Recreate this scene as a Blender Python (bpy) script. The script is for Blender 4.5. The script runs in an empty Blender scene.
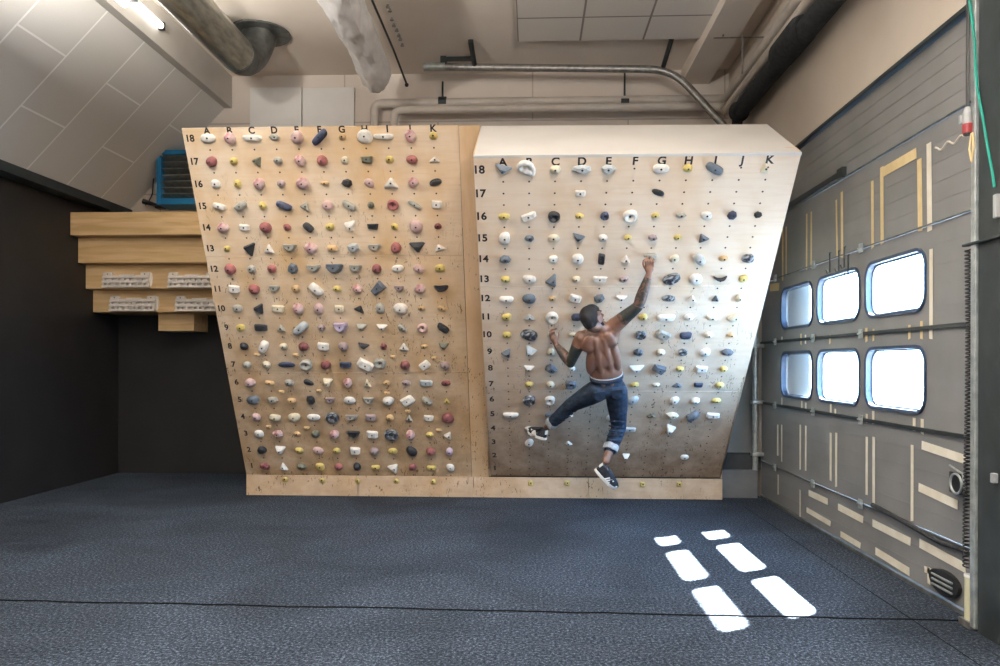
import bpy, bmesh, math, random
from math import sin, cos, pi, radians, sqrt, tan
from mathutils import Vector, Matrix, noise

S = bpy.context.scene
COL = S.collection
F, YAW, HZ, CH = 743.0, 0.043, 364.0, 1.42      # focal length in pixels, yaw, horizon row, eye height


# ------------------------------------------------------------------ measuring helpers
def onY(px, py, Y):
    u = (px - 500) / F
    d = Y / (u * sin(YAW) + cos(YAW))
    return Vector((d * (u * cos(YAW) - sin(YAW)), Y, CH + (HZ - py) / F * d))


def onX(px, py, X=2.45):
    u = (px - 500) / F
    d = X / (u * cos(YAW) - sin(YAW))
    return Vector((X, d * (u * sin(YAW) + cos(YAW)), CH + (HZ - py) / F * d))


# ------------------------------------------------------------------ materials
MATS = {}


def pbr(name, col, rough=0.6, metal=0.0, spec=0.4):
    m = bpy.data.materials.new(name)
    m.use_nodes = True
    b = m.node_tree.nodes['Principled BSDF']
    b.inputs['Base Color'].default_value = (*col, 1)
    b.inputs['Roughness'].default_value = rough
    b.inputs['Metallic'].default_value = metal
    b.inputs['Specular IOR Level'].default_value = spec
    MATS[name] = m
    return m, m.node_tree.nodes, m.node_tree.links, b


def noisy(name, c1, c2, scale=5, rough=0.6, metal=0.0, bump=0.0, lo=0.35, hi=0.65, detail=4, stretch=(1, 1, 1), spec=0.4, distort=0.0, bscale=None):
    m, N, L, b = pbr(name, c1, rough, metal, spec)
    tc = N.new('ShaderNodeTexCoord')
    mp = N.new('ShaderNodeMapping'); mp.inputs['Scale'].default_value = stretch
    nz = N.new('ShaderNodeTexNoise'); nz.inputs['Scale'].default_value = scale; nz.inputs['Detail'].default_value = detail
    nz.inputs['Distortion'].default_value = distort
    cr = N.new('ShaderNodeValToRGB')
    cr.color_ramp.elements[0].position = lo; cr.color_ramp.elements[0].color = (*c1, 1)
    cr.color_ramp.elements[1].position = hi; cr.color_ramp.elements[1].color = (*c2, 1)
    L.new(tc.outputs['Object'], mp.inputs[0]); L.new(mp.outputs[0], nz.inputs['Vector'])
    L.new(nz.outputs['Fac'], cr.inputs[0]); L.new(cr.outputs[0], b.inputs['Base Color'])
    if bump:
        src = nz.outputs['Fac']
        if bscale:
            n2 = N.new('ShaderNodeTexNoise'); n2.inputs['Scale'].default_value = bscale; n2.inputs['Detail'].default_value = 3
            L.new(mp.outputs[0], n2.inputs['Vector']); src = n2.outputs['Fac']
        bp = N.new('ShaderNodeBump'); bp.inputs['Strength'].default_value = bump; bp.inputs['Distance'].default_value = 0.01
        L.new(src, bp.inputs['Height']); L.new(bp.outputs[0], b.inputs['Normal'])
    return m


def node_math(N, L, op, a, b=None, c=None):
    n = N.new('ShaderNodeMath'); n.operation = op
    for i, v in enumerate((a, b, c)):
        if v is None: continue
        if isinstance(v, (int, float)): n.inputs[i].default_value = v
        else: L.new(v, n.inputs[i])
    return n.outputs[0]


def mixcol(N, L, fac, a, b):
    n = N.new('ShaderNodeMix'); n.data_type = 'RGBA'
    if isinstance(fac, (int, float)): n.inputs[0].default_value = fac
    else: L.new(fac, n.inputs[0])
    for i, v in ((6, a), (7, b)):
        if isinstance(v, tuple): n.inputs[i].default_value = (*v, 1)
        else: L.new(v, n.inputs[i])
    return n.outputs[2]


def plywood(name, pale, gold, scuff, holes, scuff_amt, dirt_y, gold_lo=0.45, gold_hi=0.72, vert=False):
    """plywood sheet seen in the board's own x/y plane; holes = list of (phase_y) rows of t-nuts every 0.2"""
    m, N, L, b = pbr(name, pale, 0.55)
    tc = N.new('ShaderNodeTexCoord')
    sp = N.new('ShaderNodeSeparateXYZ'); L.new(tc.outputs['Object'], sp.inputs[0])
    mp = N.new('ShaderNodeMapping'); mp.inputs['Scale'].default_value = (0.35, 3.2, 1) if vert is False else (3.2, .35, 1)
    L.new(tc.outputs['Object'], mp.inputs[0])
    g = N.new('ShaderNodeTexNoise'); g.inputs['Scale'].default_value = 9; g.inputs['Detail'].default_value = 6; g.inputs['Distortion'].default_value = .6
    L.new(mp.outputs[0], g.inputs['Vector'])
    p = N.new('ShaderNodeTexNoise'); p.inputs['Scale'].default_value = 1.7; p.inputs['Detail'].default_value = 5
    mp2 = N.new('ShaderNodeMapping'); mp2.inputs['Scale'].default_value = (1.4, .8, 1)
    L.new(tc.outputs['Object'], mp2.inputs[0]); L.new(mp2.outputs[0], p.inputs['Vector'])
    f1 = N.new('ShaderNodeMapRange'); f1.inputs[1].default_value = gold_lo; f1.inputs[2].default_value = gold_hi
    L.new(p.outputs['Fac'], f1.inputs[0])
    c = mixcol(N, L, f1.outputs[0], pale, gold)
    gr = N.new('ShaderNodeMapRange'); gr.inputs[1].default_value = .45; gr.inputs[2].default_value = .75; gr.inputs[4].default_value = .45
    L.new(g.outputs['Fac'], gr.inputs[0])
    c = mixcol(N, L, gr.outputs[0], c, gold)
    # rubber and chalk grime: blotches denser where feet land
    s = N.new('ShaderNodeTexNoise'); s.inputs['Scale'].default_value = 3.5; s.inputs['Detail'].default_value = 8; s.inputs['Roughness'].default_value = .7
    L.new(tc.outputs['Object'], s.inputs['Vector'])
    low = N.new('ShaderNodeMapRange'); low.inputs[1].default_value = dirt_y; low.inputs[2].default_value = dirt_y - 2.0
    L.new(sp.outputs['Y'], low.inputs[0])
    sm = node_math(N, L, 'MULTIPLY_ADD', s.outputs['Fac'], 1.0, .02)
    fac = node_math(N, L, 'MULTIPLY', sm, low.outputs[0])
    fac = node_math(N, L, 'MULTIPLY', fac, scuff_amt)
    n = N.new('ShaderNodeClamp'); L.new(fac, n.inputs[0])
    c = mixcol(N, L, n.outputs[0], c, scuff)
    # thin dark shoe marks
    w = N.new('ShaderNodeTexNoise'); w.inputs['Scale'].default_value = 15; w.inputs['Detail'].default_value = 6; w.inputs['Distortion'].default_value = 2.5
    mp3 = N.new('ShaderNodeMapping'); mp3.inputs['Scale'].default_value = (1.9, .55, 1); mp3.inputs['Rotation'].default_value = (0, 0, .45)
    L.new(tc.outputs['Object'], mp3.inputs[0]); L.new(mp3.outputs[0], w.inputs['Vector'])
    t = node_math(N, L, 'GREATER_THAN', w.outputs['Fac'], .63)
    wm = N.new('ShaderNodeTexNoise'); wm.inputs['Scale'].default_value = 2.3; wm.inputs['Detail'].default_value = 3; L.new(tc.outputs['Object'], wm.inputs['Vector'])
    t = node_math(N, L, 'MULTIPLY', t, node_math(N, L, 'GREATER_THAN', wm.outputs['Fac'], .50))
    low2 = N.new('ShaderNodeMapRange'); low2.inputs[1].default_value = dirt_y + .6; low2.inputs[2].default_value = dirt_y - .8; low2.inputs[4].default_value = .8
    L.new(sp.outputs['Y'], low2.inputs[0])
    c = mixcol(N, L, node_math(N, L, 'MULTIPLY', t, low2.outputs[0]), c, tuple(x * .35 for x in scuff))
    if holes:
        def cell(out, ph, per):
            a = node_math(N, L, 'ADD', out, 40 * per + per / 2 - ph)
            a = node_math(N, L, 'MODULO', a, per)
            return node_math(N, L, 'SUBTRACT', a, per / 2)
        dx = cell(sp.outputs['X'], 0, .2)
        for ph in holes:
            dy = cell(sp.outputs['Y'], ph, .2)
            d = node_math(N, L, 'ADD', node_math(N, L, 'MULTIPLY', dx, dx), node_math(N, L, 'MULTIPLY', dy, dy))
            hf = node_math(N, L, 'LESS_THAN', d, .0078 ** 2)
            inx = node_math(N, L, 'MULTIPLY', node_math(N, L, 'GREATER_THAN', sp.outputs['X'], -.1), node_math(N, L, 'LESS_THAN', sp.outputs['X'], 2.1))
            c = mixcol(N, L, node_math(N, L, 'MULTIPLY', hf, inx), c, (.03, .025, .02))
    L.new(c, b.inputs['Base Color'])
    bp = N.new('ShaderNodeBump'); bp.inputs['Strength'].default_value = .08; bp.inputs['Distance'].default_value = .005
    L.new(g.outputs['Fac'], bp.inputs['Height']); L.new(bp.outputs[0], b.inputs['Normal'])
    return m


# ------------------------------------------------------------------ mesh helpers
def tag(o, label=None, cat=None, group=None, kind=None):
    if label: o['label'] = label
    if cat: o['category'] = cat
    if group: o['group'] = group
    if kind: o['kind'] = kind
    return o


def link(name, me, mat, parent=None, M=None, smooth=False):
    o = bpy.data.objects.new(name, me)
    COL.objects.link(o)
    if mat is not None:
        for mm in (mat if isinstance(mat, (list, tuple)) else [mat]): me.materials.append(mm)
    if M is not None: o.matrix_world = M
    if parent is not None:
        o.parent = parent
    if smooth:
        for p in me.polygons: p.use_smooth = True
    return o


def empty(name, loc=(0, 0, 0), M=None):
    o = bpy.data.objects.new(name, None)
    COL.objects.link(o)
    o.empty_display_size = .1
    if M is not None: o.matrix_world = M
    else: o.location = loc
    return o


class MB:
    """collects shapes in world space (or the parent's local space) and links them as one mesh object"""
    def __init__(s): s.bm = bmesh.new()

    def box(s, a, b, bev=0.0):
        a, b = Vector(a), Vector(b)
        c, d = (a + b) / 2, (b - a)
        r = bmesh.ops.create_cube(s.bm, size=1, matrix=Matrix.Translation(c) @ Matrix.Diagonal((abs(d.x), abs(d.y), abs(d.z), 1)))
        if bev:
            es = list({e for v in r['verts'] for e in v.link_edges})
            bmesh.ops.bevel(s.bm, geom=es, offset=bev, segments=2, affect='EDGES', profile=.5)
        return s

    def obox(s, c, size, R, bev=0.0):
        r = bmesh.ops.create_cube(s.bm, size=1, matrix=Matrix.Translation(c) @ R.to_4x4() @ Matrix.Diagonal((*size, 1)))
        if bev:
            es = list({e for v in r['verts'] for e in v.link_edges})
            bmesh.ops.bevel(s.bm, geom=es, offset=bev, segments=2, affect='EDGES', profile=.5)
        return s

    def prism(s, poly, vec):
        """extrude the closed polygon (list of points) along vec"""
        vec = Vector(vec)
        lo = [s.bm.verts.new(p) for p in poly]
        hi = [s.bm.verts.new(Vector(p) + vec) for p in poly]
        n = len(poly)
        s.bm.faces.new(lo[::-1]); s.bm.faces.new(hi)
        for i in range(n): s.bm.faces.new((lo[i], lo[(i + 1) % n], hi[(i + 1) % n], hi[i]))
        return s

    def cyl(s, a, b, r, r2=None, n=16):
        a, b = Vector(a), Vector(b)
        d = b - a
        q = Vector((0, 0, 1)).rotation_difference(d).to_matrix().to_4x4()
        bmesh.ops.create_cone(s.bm, cap_ends=True, segments=n, radius1=r, radius2=r if r2 is None else r2, depth=d.length, matrix=Matrix.Translation((a + b) / 2) @ q)
        return s

    def sph(s, c, r, R=None, u=16, v=10):
        if isinstance(r, (int, float)): r = (r, r, r)
        M = Matrix.Translation(c) @ ((R.to_4x4()) if R is not None else Matrix.Identity(4)) @ Matrix.Diagonal((*r, 1))
        bmesh.ops.create_uvsphere(s.bm, u_segments=u, v_segments=v, radius=1, matrix=M)
        return s

    def chain(s, pts, n=14):
        for (p, r), (q, t) in zip(pts, pts[1:]):
            s.cyl(p, q, r, t, n); s.sph(q, t, u=n, v=8)
        s.sph(pts[0][0], pts[0][1], u=n, v=8)
        return s

    def tube(s, pts, r, n=10, closed=False):
        """one swept tube along points, r number or list"""
        pts = [Vector(p) for p in pts]
        rr = r if isinstance(r, (list, tuple)) else [r] * len(pts)
        rings = []
        up = None
        for i, p in enumerate(pts):
            t = (pts[min(i + 1, len(pts) - 1)] - pts[max(i - 1, 0)]).normalized()
            if up is None:
                up = Vector((0, 0, 1)) if abs(t.z) < .9 else Vector((1, 0, 0))
            up = (up - t * up.dot(t)).normalized()
            sd = t.cross(up)
            rings.append([s.bm.verts.new(p + (up * cos(2 * pi * k / n) + sd * sin(2 * pi * k / n)) * rr[i]) for k in range(n)])
        for a, b in zip(rings, rings[1:]):
            for k in range(n): s.bm.faces.new((a[k], a[(k + 1) % n], b[(k + 1) % n], b[k]))
        s.bm.faces.new(rings[0][::-1]); s.bm.faces.new(rings[-1])
        return s

    def build(s, name, mat, parent=None, smooth=False, bevel=0, local=False, auto=False):
        bmesh.ops.recalc_face_normals(s.bm, faces=s.bm.faces)
        me = bpy.data.meshes.new(name)
        s.bm.to_mesh(me); s.bm.free()
        if auto:
            for p in me.polygons: p.use_smooth = True
            me.set_sharp_from_angle(angle=radians(40))
        o = link(name, me, mat, None, None, smooth)
        if parent is not None:
            o.parent = parent
            if not local:
                bpy.context.view_layer.update()
                o.matrix_parent_inverse = parent.matrix_world.inverted()
        return o


def bend(pts, r=.1, n=6):
    """round the corners of a polyline"""
    pts = [Vector(p) for p in pts]
    out = [pts[0]]
    for a, b, c in zip(pts, pts[1:], pts[2:]):
        p = b + (a - b).normalized() * r; q = b + (c - b).normalized() * r
        for i in range(n + 1):
            t = i / n
            out.append((1 - t) ** 2 * p + 2 * t * (1 - t) * b + t * t * q)
    out.append(pts[-1])
    return out


def remeshed(mb, name, mat, parent, voxel=.006, smooth=4, fac=.5):
    me = bpy.data.meshes.new(name + '_raw'); mb.bm.to_mesh(me); mb.bm.free()
    o = bpy.data.objects.new(name, me); COL.objects.link(o)
    r = o.modifiers.new('r', 'REMESH'); r.mode = 'VOXEL'; r.voxel_size = voxel
    if smooth:
        k = o.modifiers.new('s', 'SMOOTH'); k.iterations = smooth; k.factor = fac
    bpy.context.view_layer.update()
    dg = bpy.context.evaluated_depsgraph_get()
    nm = bpy.data.meshes.new_from_object(o.evaluated_get(dg))
    o.modifiers.clear(); o.data = nm; nm.name = name
    nm.materials.clear()
    for mm in (mat if isinstance(mat, (list, tuple)) else [mat]): nm.materials.append(mm)
    for p in nm.polygons: p.use_smooth = True
    if parent is not None:
        o.parent = parent
        bpy.context.view_layer.update()
        o.matrix_parent_inverse = parent.matrix_world.inverted()
    return o


def text_mesh(name, body, size, mat, parent, loc, off=0.0028, rot=0):
    """flat painted-on character lying in the parent's local x/y plane"""
    cu = bpy.data.curves.new(name, 'FONT')
    cu.body = body; cu.size = size; cu.align_x = 'CENTER'; cu.align_y = 'CENTER'; cu.extrude = .0006; cu.offset = off
    cu.resolution_u = 4
    t = bpy.data.objects.new(name, cu); COL.objects.link(t)
    bpy.context.view_layer.update()
    me = bpy.data.meshes.new_from_object(t.evaluated_get(bpy.context.evaluated_depsgraph_get()))
    COL.objects.unlink(t); bpy.data.objects.remove(t)
    me.materials.clear(); me.materials.append(mat)
    o = bpy.data.objects.new(name, me); COL.objects.link(o)
    o.parent = parent; o.location = loc; o.rotation_euler = (0, 0, rot)
    return o


# ------------------------------------------------------------------ material library
def build_materials():
    # carpet
    m, N, L, b = pbr('carpet', (.07, .08, .095), .95, spec=.15)
    tc = N.new('ShaderNodeTexCoord')
    n1 = N.new('ShaderNodeTexNoise'); n1.inputs['Scale'].default_value = 60; n1.inputs['Detail'].default_value = 6; n1.inputs['Roughness'].default_value = .85
    n2 = N.new('ShaderNodeTexNoise'); n2.inputs['Scale'].default_value = .9; n2.inputs['Detail'].default_value = 7; n2.inputs['Distortion'].default_value = .8
    for n in (n1, n2): L.new(tc.outputs['Object'], n.inputs['Vector'])
    cr = N.new('ShaderNodeValToRGB')
    e = cr.color_ramp.elements
    e[0].position = .40; e[0].color = (.003, .0045, .007, 1)
    e[1].position = .66; e[1].color = (.19, .235, .30, 1)
    x = e.new(.52); x.color = (.024, .034, .052, 1)
    L.new(n1.outputs['Fac'], cr.inputs[0])
    mr = N.new('ShaderNodeMapRange'); mr.inputs[1].default_value = .3; mr.inputs[2].default_value = .7; mr.inputs[3].default_value = .5; mr.inputs[4].default_value = 1.08
    L.new(n2.outputs['Fac'], mr.inputs[0])
    vm = N.new('ShaderNodeVectorMath'); vm.operation = 'SCALE'
    L.new(cr.outputs[0], vm.inputs[0]); L.new(mr.outputs[0], vm.inputs['Scale'])
    L.new(vm.outputs[0], b.inputs['Base Color'])
    
    mp = N.new('ShaderNodeMapping'); mp.inputs['Rotation'].default_value = (0, 0, .6); mp.inputs['Scale'].default_value = (.45, 1.6, 1)
    L.new(tc.outputs['Object'], mp.inputs[0])
    n3 = N.new('ShaderNodeTexNoise'); n3.inputs['Scale'].default_value = 1.6; n3.inputs['Detail'].default_value = 2
    L.new(mp.outputs[0], n3.inputs['Vector'])
    bp = N.new('ShaderNodeBump'); bp.inputs['Strength'].default_value = .55; bp.inputs['Distance'].default_value = .06
    L.new(n3.outputs['Fac'], bp.inputs['Height'])
    bp2 = N.new('ShaderNodeBump'); bp2.inputs['Strength'].default_value = .5; bp2.inputs['Distance'].default_value = .006
    L.new(n1.outputs['Fac'], bp2.inputs['Height']); L.new(bp.outputs[0], bp2.inputs['Normal']); L.new(bp2.outputs[0], b.inputs['Normal'])

    noisy('seam_black', (.007, .007, .008), (.010, .010, .012), 30, 1.0, spec=0)
    noisy('black_paint', (.0085, .0085, .0095), (.012, .012, .013), 2.2, .55, bump=.05, bscale=40)
    noisy('beige_paint', (.56, .485, .41), (.61, .535, .46), 1.3, .75, bump=.04, bscale=60)
    noisy('ceiling_paint', (.70, .62, .54), (.76, .68, .60), 1.1, .8)
    noisy('white_paint', (.80, .79, .77), (.84, .83, .81), 2, .45)
    noisy('white_board', (.60, .58, .55), (.65, .63, .60), 2, .6)
    noisy('grey_wall', (.17, .19, .20), (.21, .23, .24), 2.5, .7)
    noisy('grey_block', (.075, .085, .095), (.12, .13, .14), 4, .8, bump=.1)
    noisy('dark_slab', (.03, .033, .036), (.05, .053, .056), 4, .8)
    noisy('beam_grey', (.50, .47, .43), (.56, .53, .49), 2, .6)
    noisy('zinc', (.22, .23, .205), (.46, .46, .41), 22, .30, .88, lo=.3, hi=.7, stretch=(1, .25, 1))
    noisy('zinc_dark', (.08, .085, .08), (.15, .155, .15), 10, .5, .5)
    noisy('steel', (.22, .21, .20), (.34, .33, .31), 20, .42, .7)
    noisy('steel_dark', (.018, .024, .026), (.032, .040, .042), 6, .5, .25)
    noisy('galvanised', (.30, .33, .33), (.45, .48, .47), 18, .4, .6)
    noisy('black_foam', (.01, .011, .013), (.028, .03, .033), 24, .85, bump=.4)
    noisy('black_plastic', (.012, .012, .014), (.02, .02, .022), 8, .4)
    noisy('black_rubber', (.025, .04, .075), (.035, .055, .10), 8, .45)
    noisy('pipe_cream', (.46, .41, .36), (.53, .48, .43), 5, .5)
    noisy('plastic_film', (.74, .71, .70), (.90, .88, .87), 7, .28, bump=.9, bscale=13, stretch=(1, .5, 1), distort=1.2)
    noisy('door_grey', (.165, .165, .165), (.215, .212, .21), 2.2, .5, .05, lo=.3, hi=.7, bump=.05, bscale=50)
    noisy('door_grey_plain', (.25, .235, .22), (.29, .272, .255), 3, .5)
    noisy('masking_tape', (.66, .60, .48), (.76, .71, .60), 8, .7)
    noisy('masking_tape_yellow', (.62, .47, .24), (.70, .55, .30), 8, .7)
    noisy('blue_paint', (.01, .15, .34), (.015, .18, .40), 5, .4)
    noisy('fin_dark', (.03, .035, .04), (.05, .055, .06), 20, .5, .4)
    noisy('fin_light', (.22, .23, .22), (.30, .31, .30), 20, .45, .5)
    noisy('plank_wood', (.60, .39, .18), (.76, .54, .29), 6, .45, stretch=(.25, 3, 3), distort=.6, bump=.05)
    noisy('resin_cream', (.76, .70, .64), (.84, .78, .72), 10, .6)
    noisy('red_plastic', (.22, .02, .025), (.28, .03, .03), 10, .4)
    noisy('grey_plastic', (.26, .27, .27), (.32, .33, .33), 10, .45)
    noisy('green_cable', (.0, .16, .12), (.0, .20, .15), 10, .5)
    noisy('string_white', (.62, .55, .45), (.72, .65, .55), 60, .9)
    noisy('cream_plastic', (.52, .50, .34), (.60, .58, .42), 6, .5)
    noisy('concrete', (.33, .33, .32), (.42, .42, .41), 3, .9)
    noisy('pier_render', (.42, .45, .48), (.48, .51, .54), 3, .9)
    noisy('pier_white', (.86, .87, .88), (.9, .9, .9), 3, .9)
    noisy('ink_black', (.012, .012, .012), (.02, .02, .02), 10, .5)
    # acoustic tiles
    def tiles(name, base, mort, bw, rh, ms, off=.5, axes=(0, 1)):
        m, N, L, b = pbr(name, base, .8)
        tc = N.new('ShaderNodeTexCoord')
        br = N.new('ShaderNodeTexBrick')
        br.inputs['Scale'].default_value = 1; br.inputs['Brick Width'].default_value = bw; br.inputs['Row Height'].default_value = rh
        br.inputs['Mortar Size'].default_value = ms; br.inputs['Mortar Smooth'].default_value = .1; br.offset = off
        br.inputs['Color1'].default_value = (*base, 1); br.inputs['Color2'].default_value = (*[x * .95 for x in base], 1)
        br.inputs['Mortar'].default_value = (*mort, 1)
        L.new(tc.outputs['Object'], br.inputs['Vector'])
        n = N.new('ShaderNodeTexNoise'); n.inputs['Scale'].default_value = 90; L.new(tc.outputs['Object'], n.inputs['Vector'])
        mr = N.new('ShaderNodeMapRange'); mr.inputs[3].default_value = .93; mr.inputs[4].default_value = 1.05; L.new(n.outputs['Fac'], mr.inputs[0])
        vm = N.new('ShaderNodeVectorMath'); vm.operation = 'SCALE'; L.new(br.outputs['Color'], vm.inputs[0]); L.new(mr.outputs[0], vm.inputs['Scale'])
        L.new(vm.outputs[0], b.inputs['Base Color'])
        return m
    tiles('acoustic_tile', (.66, .64, .61), (.88, .87, .85), 1.25, .66, .010)
    tiles('ceiling_tile', (.72, .67, .61), (.25, .22, .20), .70, .68, .012, 0)
    tiles('wall_slab', (.62, .55, .485), (.42, .36, .32), 2.4, .9, .010, .5)

    MATS['ply_left'] = plywood('ply_left', (.76, .63, .485), (.64, .44, .24), (.235, .145, .072), [.1], 1.35, 2.7, .42, .68)
    MATS['ply_right'] = plywood('ply_right', (.80, .66, .52), (.70, .50, .32), (.27, .19, .13), [0, .1], 1.75, 2.0, .48, .8)
    MATS['ply_strip'] = plywood('ply_strip', (.72, .55, .38), (.60, .40, .21), (.16, .10, .05), None, .6, 2.2, vert=True)
    MATS['ply_kick'] = plywood('ply_kick', (.70, .55, .40), (.58, .40, .23), (.16, .09, .045), None, .9, 2.0)

    # tube light
    m, N, L, b = pbr('lamp_tube', (1, 1, 1), .5)
    b.inputs['Emission Color'].default_value = (1, .97, .92, 1); b.inputs['Emission Strength'].default_value = 5
    # glass
    m = bpy.data.materials.new('window_glass'); m.use_nodes = True; N = m.node_tree.nodes; L = m.node_tree.links
    N.clear()
    out = N.new('ShaderNodeOutputMaterial'); tr = N.new('ShaderNodeBsdfTransparent'); gl = N.new('ShaderNodeBsdfGlossy'); mx = N.new('ShaderNodeMixShader')
    tr.inputs[0].default_value = (.93, .96, .97, 1); gl.inputs['Roughness'].default_value = .02; mx.inputs[0].default_value = .05
    L.new(tr.outputs[0], mx.inputs[1]); L.new(gl.outputs[0], mx.inputs[2]); L.new(mx.outputs[0], out.inputs[0])
    MATS['window_glass'] = m
    # holds
    H = dict(w=(.74, .72, .68), c=(.66, .60, .46), k=(.022, .025, .032), g=(.34, .34, .31), G=(.12, .13, .10), b=(.11, .135, .17), B=(.42, .46, .48),
             n=(.035, .045, .085), y=(.56, .45, .15), t=(.55, .38, .20), p=(.56, .40, .39), m=(.20, .07, .075), r=(.29, .105, .105), l=(.50, .42, .56), q=(.30, .24, .25))
    for k, c in H.items():
        noisy('hold_' + k, tuple(x * .82 for x in c), tuple(min(x * 1.15, .85) for x in c), 22, .62, bump=.12, bscale=90)
    noisy('hold_M', (.03, .036, .048), (.34, .38, .42), 13, .5, distort=1.5, lo=.45, hi=.6)
    noisy('hold_P', (.36, .15, .16), (.68, .56, .55), 8, .6, distort=1.5, lo=.38, hi=.6)
    noisy('bolt_steel', (.02, .02, .02), (.05, .05, .05), 40, .4, .6)
    # person
    noisy('skin', (.125, .062, .042), (.180, .092, .062), 9, .42, bump=.06, bscale=160, spec=.5)
    noisy('inked_skin', (.018, .019, .019), (.11, .055, .038), 24, .5, lo=.44, hi=.60, distort=1.2)
    noisy('sleeve_ink', (.018, .022, .020), (.035, .038, .034), 30, .5)
    noisy('hair_black', (.004, .004, .005), (.011, .011, .013), 180, .8, bump=.5)
    noisy('denim', (.004, .008, .018), (.015, .034, .068), 16, .8, bump=.35, bscale=22, stretch=(1, 1, 2.2))
    noisy('denim_inside', (.20, .22, .24), (.32, .34, .36), 50, .8, bump=.2)
    noisy('shoe_suede', (.010, .012, .018), (.022, .025, .035), 60, .7)
    noisy('shoe_white', (.72, .70, .66), (.80, .78, .74), 30, .5)
    noisy('eye_white', (.6, .58, .55), (.7, .68, .65), 30, .3)


build_materials()
m = MATS


# ------------------------------------------------------------------ room shell
def structure(name, mb, mat, **k):
    return tag(mb.build(name, mat, **k), kind='structure')


CEIL = 5.11
# floor, gridded so that it is a real sheet of carpet
structure('floor', MB().box((-5.7, -5.2, -.12), (2.62, 9.7, 0)), m['carpet'])
# seam between two carpet widths, slightly raised and wandering
random.seed(4)
pts = []
for i in range(90):
    x = -5.3 + i * (7.72 / 89)
    yy = 4.275 - .014 * (x + 1) + .018 * noise.noise(Vector((x * 1.7, 3, 1))) + .012 * noise.noise(Vector((x * 6, 7, 2)))
    pts.append((x, yy, .002))
structure('trim_1', MB().tube(pts, .0055, 6), m['seam_black'])
structure('trim_2', MB().tube([(2.12, y * .5, .0) for y in range(5, 16)], .003, 6), m['seam_black'])

# left wall: black lower part, slanted acoustic lining above
structure('wall_left', MB().box((-5.60, -5.2, 0), (-5.35, 9.6, 5.4)), m['black_paint'])
structure('trim_3', MB().box((-5.35, -5.0, 3.30), (-5.17, 9.4, 3.40)), m['steel_dark'])
# slanted acoustic ceiling, built in its own frame: local x up the slope, local y along the room
sl = Vector((1.30, 0, 1.36))
ang = math.atan2(sl.z, sl.x)
Mx = Matrix.Translation((-5.22, 9.4, 3.38)) @ Matrix.Rotation(-ang, 4, 'Y')
o = structure('ceiling_slope', MB().box((0, -14.4, 0), (sl.length, 0, .08)), m['acoustic_tile'])
o.matrix_world = Mx
o.name = 'trim_4'
tag(o, 'sloping ceiling of grey acoustic tiles with pale joints above the black wall')
structure('wall_back', MB().box((-5.5, 9.4, 3.15), (2.7, 9.62, 5.4)), None or m['wall_slab'])
wb = structure('wall_back_lower', MB().box((-5.5, 9.4, 0), (1.2, 9.62, 3.15)), m['black_paint']); wb.name = 'wall_back.001'
wb2 = structure('wall_back_right', MB().box((1.2, 9.4, 0), (2.7, 9.62, 3.15)), m['grey_wall']); wb2.name = 'wall_back.002'
# object coordinates of the slab joints run in x/y: turn the wall so they lie on its face
wbk = bpy.data.objects['wall_back']
wbk.data.transform(Matrix.Translation((0, -9.4, 0)))
wbk.data.transform(Matrix.Rotation(-pi / 2, 4, 'X'))
wbk.matrix_world = Matrix.Translation((0, 9.4, 0)) @ Matrix.Rotation(pi / 2, 4, 'X')
structure('ceiling', MB().box((-5.6, -5.2, CEIL), (2.7, 9.6, CEIL + .25)), m['ceiling_paint'])
structure('wall_front', MB().box((-5.6, -5.4, 0), (2.7, -5.2, 5.4)), m['beige_paint'])
# right wall around the big door opening
DY0, DY1, DZ = 4.05, 8.05, 3.43
structure('wall_right', MB().box((2.45, -5.2, DZ), (2.70, 9.6, 5.4)).box((2.45, -5.2, 0), (2.70, DY0 - .02, DZ)).box((2.45, DY1, 0), (2.70, 9.6, DZ)), m['beige_paint'])
# pier at the far side of the door, low block in front of it
structure('trim_5', MB().box((1.75, 8.22, 0), (2.45, 8.5, 3.3)), m['grey_wall'])
structure('trim_6', MB().box((1.75, 8.0, 0), (2.40, 8.22, .30), .005), m['grey_block'])
structure('trim_7', MB().box((1.75, 8.06, .30), (2.45, 8.22, .46), .005), m['dark_slab'])
# steel door column at the near side
structure('trim_8', MB().box((2.36, 3.4, 0), (2.46, 4.04, 4.9), .004), m['steel_dark'])
# left downstand beam and right-hand ceiling beam
structure('trim_9', MB().box((-4.05, -5.1, 4.70), (-3.86, 9.4, CEIL)), m['beam_grey'])
structure('trim_10', MB().box((1.86, -5.1, 4.93), (2.20, 9.4, CEIL)), m['ceiling_paint'])

# ------------------------------------------------------------------ outside the door (seen white through the panes, it shades the sun)
structure('exterior_ground', MB().box((2.7, -14, -.3), (40, 40, -.12)), m['concrete']).name = 'floor.001'
structure('exterior_pier', MB().box((2.58, 7.03, -.12), (2.70, 7.9, 5.2)), m['pier_white']).name = 'wall_outside'

# ------------------------------------------------------------------ the big sectional door
door = tag(empty('door_1', (2.45, 6.05, 0)), 'grey sectional industrial door with six windows and masking tape', kind='structure')
zs = [0.03, .39, 1.015, 1.65, 2.285, 2.89, 3.40]
WY = [(4.734, 5.555), (5.665, 6.48), (6.60, 7.395)]
WZ = [(1.115, 1.54), (1.765, 2.155)]


def rrect(y0, y1, z0, z1, r, n=7):
    out = []
    for cy, cz, a0 in ((y1 - r, z1 - r, 0), (y0 + r, z1 - r, 90), (y0 + r, z0 + r, 180), (y1 - r, z0 + r, 270)):
        for i in range(n + 1):
            a = radians(a0 + 90 * i / n)
            out.append((cy + r * cos(a), cz + r * sin(a)))
    return out


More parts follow.
